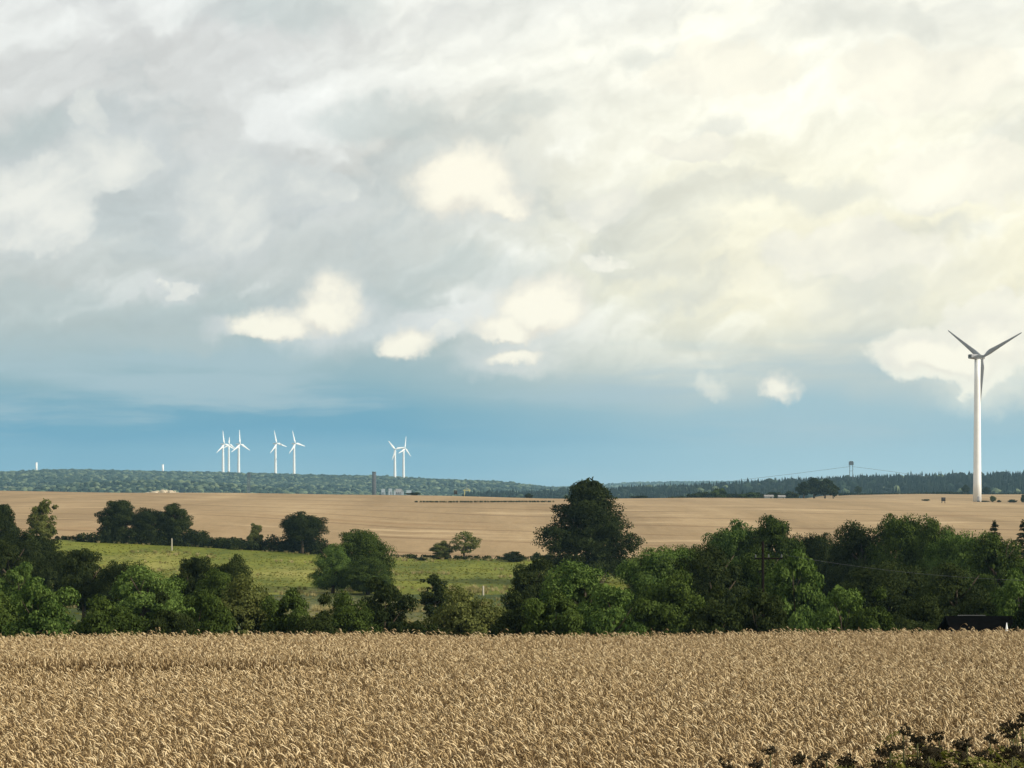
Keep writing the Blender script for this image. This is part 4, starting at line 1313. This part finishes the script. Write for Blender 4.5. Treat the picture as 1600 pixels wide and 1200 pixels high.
def meadow_grass():
    rng = np.random.default_rng(5)
    n = 30000
    Y = rng.uniform(196, 404, n); X = rng.uniform(-1, .25, n) * (0.27 * Y + 6)
    d = field_noise(X, Y * 2.2, 14, .4)
    k = rng.random(n) < np.clip(.35 + .3 * d, .05, 1)
    X, Y, d = X[k], Y[k], d[k]
    edge = ((Y < 280) & (Y > 258)) | (Y > 398) | ((Y < 258) & (d > .3))
    idx = np.where(edge & (rng.random(len(X)) < .8), 2, np.where((d > .9) & (rng.random(len(X)) < .25), 2, rng.integers(0, 2, len(X))))
    s = rng.uniform(.4, 1.0, len(X)) * np.where(idx == 2, .9, .5)
    scatter('meadow_grass', np.stack([X, Y, ground_z(X, Y) - .03], 1), np.stack([0 * X, 0 * X, rng.uniform(0, 6.28, len(X))], 1), np.stack([s * 1.6, s * 1.6, s], 1), idx, _gs)
meadow_grass()

# ------------------------------------------------------------------ wheat
def straw_mat(name, c0, c1, c2):
    m, g, b, out = new_mat(name)
    oi = V(g, g.node('ShaderNodeObjectInfo').outputs['Random'])
    pos = g.node('ShaderNodeTexCoord').outputs['Object']
    n = g.noise(pos, 60.0, 2, 0.5)
    g.put(b.inputs['Base Color'], g.ramp(g.m('ADD', oi * .8, (n - .5) * .5 + .1, clamp=True), [(0.1, c0), (0.55, c1), (1.0, c2)]))
    b.inputs['Roughness'].default_value = 0.55
    b.inputs['Specular IOR Level'].default_value = 0.3
    return m
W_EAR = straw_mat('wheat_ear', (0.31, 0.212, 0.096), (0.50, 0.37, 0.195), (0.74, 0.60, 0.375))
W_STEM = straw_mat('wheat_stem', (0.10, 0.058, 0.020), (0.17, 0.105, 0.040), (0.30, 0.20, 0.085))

def stalk(name, seed):
    rng = random.Random(seed)
    b = MB()
    H = rng.uniform(.66, .80)
    bend = rng.uniform(.085, .135)
    # stem rises, then the neck arches over towards +x
    pts = [Vector((0, 0, 0)), Vector((.008, rng.uniform(-.01, .01), H * .5)), Vector((.03, 0, H * .88))]
    x, z, a = .03, H * .88, math.radians(78)
    turn = rng.uniform(.28, .60)
    for k in range(4):
        x += math.cos(a) * bend * .27; z += math.sin(a) * bend * .27
        a -= turn
        pts.append(Vector((x, 0, z)))
    b.tube(pts, [.0024, .0022, .0019, .0017, .0016, .0016, .0016], 3, False)
    ns = len(b.f)
    # ear: a notched spindle following the curve
    ep, er = [pts[-1]], [.002]
    L_ = rng.uniform(.052, .074)
    seg = 7
    for k in range(seg):
        x += math.cos(a) * L_ / seg; z += math.sin(a) * L_ / seg
        a -= rng.uniform(.08, .22)
        ep.append(Vector((x, 0, z)))
        er.append([.0046, .0038, .0060, .0046, .0060, .0042, .0016][k])
    b.tube(ep, er, 5)
    ne = len(b.f)
    # dry leaves
    for k in range(rng.choice((1, 2, 2))):
        h = H * rng.uniform(.35, .8); t = rng.uniform(0, 6.28); dx, dy = math.cos(t), math.sin(t)
        l = rng.uniform(.10, .2); w = .0055
        p = [Vector((0, 0, h)), Vector((dx * l * .35, dy * l * .35, h + l * .35)), Vector((dx * l * .75, dy * l * .75, h + l * .2)), Vector((dx * l, dy * l, h - l * .35))]
        s = Vector((-dy, dx, 0)) * w
        vs = []
        for i, q in enumerate(p):
            m_ = (1, 1, .7, .15)[i]
            vs += [q - s * m_, q + s * m_]
        b.add(vs, [(0, 1, 3, 2), (2, 3, 5, 4), (4, 5, 7, 6)])
    me = b.mesh(name, True)
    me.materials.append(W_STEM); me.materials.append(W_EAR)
    mi = np.zeros(len(me.polygons), dtype=np.int32); mi[ns:ne] = 1
    me.polygons.foreach_set('material_index', mi)
    return bpy.data.objects.new(name, me)
_ws = [stalk('stalk', 100 + i) for i in range(14)]

def wheat():
    rng = np.random.default_rng(3)
    step = 1 / math.sqrt(520.0)
    xs = np.arange(-16, 16, step); ys = np.arange(6.5, 36.6, step)
    XX, YY = np.meshgrid(xs, ys)
    X = XX.ravel() + rng.uniform(-.6, .6, XX.size) * step
    Y = YY.ravel() + rng.uniform(-.6, .6, XX.size) * step
    k = np.abs(X) < 0.27 * Y + 1.8
    # a tractor lane crossing on the left, petering out towards the middle
    lane = 25.2 + 0.10 * (X + 4)
    k &= ~((np.abs(Y - lane) < 1.5 * sm(X, 0.0, -2.5)))
    k &= ~((X > 1.0 + np.maximum(0, Y - 8.6) * .9) & (Y < 10.4))       # weeds have taken this corner
    X, Y = X[k], Y[k]
    n = len(X)
    # height and lean drift across the field
    g1 = field_noise(X, Y, 0.8, .7) * .5 + field_noise(X, Y, 3.7, 2.1) * .7
    lodged = sm(field_noise(X, Y, 1.5, 5.1), .95, 1.5)
    h = 1.0 + .04 * g1 + rng.normal(0, .05, n) - .10 * lodged + .10 * sm(X, 0.5, -3.0) * sm(Y - 25.2 - .10 * (X + 4), 0, 1.5)
    tall = rng.random(n) < .006
    h[tall] += rng.uniform(.06, .16, tall.sum())
    yaw = rng.normal(-.25, .85, n) + .5 * field_noise(X, Y, 2.3, 4.0)
    rnd = rng.random(n) < .15
    yaw[rnd] = rng.uniform(0, 6.28, rnd.sum())
    tilt = np.abs(rng.normal(.08, .11, n)) + .35 * lodged
    rot = np.stack([rng.normal(0, .09, n), tilt, yaw], 1)
    s = np.stack([np.full(n, 1.0), np.full(n, 1.0), h], 1)
    scatter('wheat', np.stack([X, Y, ground_z(X, Y) - .01], 1), rot, s, rng.integers(0, len(_ws), n), _ws)
wheat()

# ------------------------------------------------------------------ weeds at the corner of the field
M_HEAD = plain('withered_seed_head', (0.030, 0.025, 0.015), 0.95, 0.05, 60.0, 0.5)
M_WSTEM = plain('weed_stem', (0.075, 0.075, 0.028), 0.8, 0.2, 20.0, 0.4)
L_WEED = leaf_mat('weed_leaves', (0.040, 0.046, 0.010), (0.22, 0.21, 0.065), 0.3, 8.0)
def umbel(seed, r):
    rng = random.Random(seed)
    b = MB()
    for i in range(13):
        a = i * 2.4 + rng.uniform(-.5, .5); q = r * math.sqrt((i + .5) / 13) * rng.uniform(.8, 1.15)
        tip = Vector((math.cos(a) * q, math.sin(a) * q, r * .75 + rng.uniform(-.5, .4) * r - q * q / r * .25))
        b.tube([(0, 0, 0), tip * .6 + Vector((0, 0, -.08 * r)), tip], [.0018, .0014, .0012], 3, False)
        for k in range(6):
            o = Vector((rng.uniform(-1, 1), rng.uniform(-1, 1), rng.uniform(-.5, .9))) * r * .17
            c = tip + o * 1.4; s = r * rng.uniform(.08, .19)
            b.add([c + Vector((s, 0, 0)), c + Vector((-s * .5, s * .85, 0)), c + Vector((-s * .5, -s * .85, 0)), c + Vector((0, 0, s)), c + Vector((0, 0, -s))],
                  [(0, 1, 3), (1, 2, 3), (2, 0, 3), (1, 0, 4), (2, 1, 4), (0, 2, 4)])
    return b.mesh('seed_head')
_um = [umbel(i, r) for i, r in enumerate((.038, .046, .030))]
def weed_leaf(seed):
    rng = np.random.default_rng(seed)
    P, N = [], []
    for k in range(8):                               # leaflets left and right of a midrib
        for s in (-1, 1):
            for j in range(3):
                t = (k + 1) / 9
                P.append([t * .28, s * (.03 + .035 * j) * (1.1 - t), .10 * t - .12 * t * t + rng.normal() * .008])
                N.append([rng.normal() * .35, rng.normal() * .35, 1])
    me = leaves_mesh('leaf', np.array(P), unit(np.array(N, float)), np.full(len(P), .017), rng, .5)
    return me
_wl = [weed_leaf(i) for i in range(3)]
def weed(px, row, Y, nh, label, seed, leafy=16):
    rng = random.Random(seed)
    X = (px - 800) / F * Y; z0 = gz(X, Y); top = row_z(row, Y) - z0
    t = empty('umbel_weed', (X, Y, z0), label, 'weed', 'withered weeds at the corner of the wheat')
    b = MB()
    b.tube([(0, 0, 0), (.01, 0, top * .5), (.0, .01, top - .05)], [.007, .006, .004], 6)
    heads = [((0, 0.01, top - .05), 0)]
    for i in range(nh + 1):
        a = rng.uniform(0, 6.28); h = top * rng.uniform(.55, .8); l = rng.uniform(.08, .2)
        e = Vector((math.cos(a) * l, math.sin(a) * l, top - .05 - rng.uniform(.02, .2)))
        b.tube([(0, 0, h), (e.x * .6, e.y * .6, h + (e.z - h) * .4), e], [.004, .0035, .003], 5)
        heads.append((e, rng.randrange(3)))
    link('stem', b.mesh('stem', True), t, M_WSTEM)
    for e, v in heads:
        o = link('seed_head', _um[v], t, M_HEAD)
        o.location = e; o.rotation_euler = (rng.uniform(-.7, .7), rng.uniform(-.7, .7), rng.uniform(0, 6.28))
    for i in range(int(leafy * 1.1)):
        o = link('leaf', _wl[i % 3], t, L_WEED)
        o.location = (rng.uniform(-.16, .16), rng.uniform(-.16, .16), rng.uniform(min(.80, top - .35), top - .07) - .07)
        o.rotation_euler = (rng.uniform(-.4, .4), rng.uniform(-.5, .6), rng.uniform(0, 6.28))
        s = rng.uniform(.6, 1.1); o.scale = (s, s, s)
WD = [
 (1204, 1164, 9.4, 2, 'single slender weed standing apart in the wheat, farthest left of the dark weeds', 3),
 (1133, 1186, 9.0, 2, 'low dark weed whose top just shows at the lower edge of the picture', 3),
 (1183, 1186, 9.0, 2, 'low dark weed close below the slender single weed', 4),
 (1292, 1172, 9.2, 3, 'dark weed in the wheat halfway between the slender one and the tall cluster', 8),
 (1322, 1178, 9.0, 3, 'short dark weed next to the tall cluster on its left', 10),
 (1392, 1158, 9.1, 3, 'dark weed with drooping head at the left of the tall cluster', 12),
 (1412, 1132, 9.3, 4, 'tallest dark weed of the left cluster, with a broad head', 12),
 (1434, 1146, 9.2, 4, 'dark weed leaning right beside the tallest of the left cluster', 16),
 (1468, 1140, 9.3, 3, 'upright dark weed with a flat head in the middle of the weeds', 18),
 (1452, 1165, 8.9, 4, 'low leafy weed in front of the flat-headed one', 24),
 (1512, 1150, 9.2, 4, 'dark weed right of the flat-headed one', 24),
 (1500, 1172, 8.8, 3, 'low leafy weed at the lower edge, right of the middle weeds', 28),
 (1548, 1146, 9.2, 5, 'bushy dark weed left of the tallest one at the corner', 28),
 (1540, 1170, 8.8, 4, 'low leafy green weed below the bushy dark one', 30),
 (1584, 1138, 9.2, 5, 'tallest dark weed at the right corner of the picture', 30),
 (1598, 1112, 9.6, 2, 'thin weed with its head cut by the right side of the picture', 10),
 (1582, 1166, 8.8, 4, 'low leafy green weed in the right corner', 32),
 (1612, 1150, 9.0, 4, 'leafy weed cut by the right side of the picture', 26),
 (1620, 1175, 8.7, 4, 'lowest leafy weed in the extreme right corner', 26),
 (1430, 1182, 8.7, 3, 'low leafy weed at the lower edge under the tall cluster', 24),
 (1372, 1184, 8.7, 3, 'low weed at the lower edge, left of the tall cluster', 18),
]
for i, r in enumerate(WD):
    weed(*r[:5], seed=200 + i, leafy=r[5])

# ------------------------------------------------------------------ air
def haze():
    b = MB()
    b.box((0, 4400, 44), (8800, 10600, 194))
    me = b.mesh('haze')
    m = bpy.data.materials.new('haze')
    m.use_nodes = True
    t = m.node_tree; t.nodes.clear(); g = G(t)
    out = g.node('ShaderNodeOutputMaterial'); v = g.node('ShaderNodeVolumePrincipled')
    v.inputs['Color'].default_value = (0.45, 0.78, 1.0, 1)
    v.inputs['Density'].default_value = 0.00007
    v.inputs['Anisotropy'].default_value = 0.2
    t.links.new(v.outputs[0], out.inputs['Volume'])
    me.materials.append(m)
    o = link('haze', me)
    tag(o, kind='stuff')
haze()
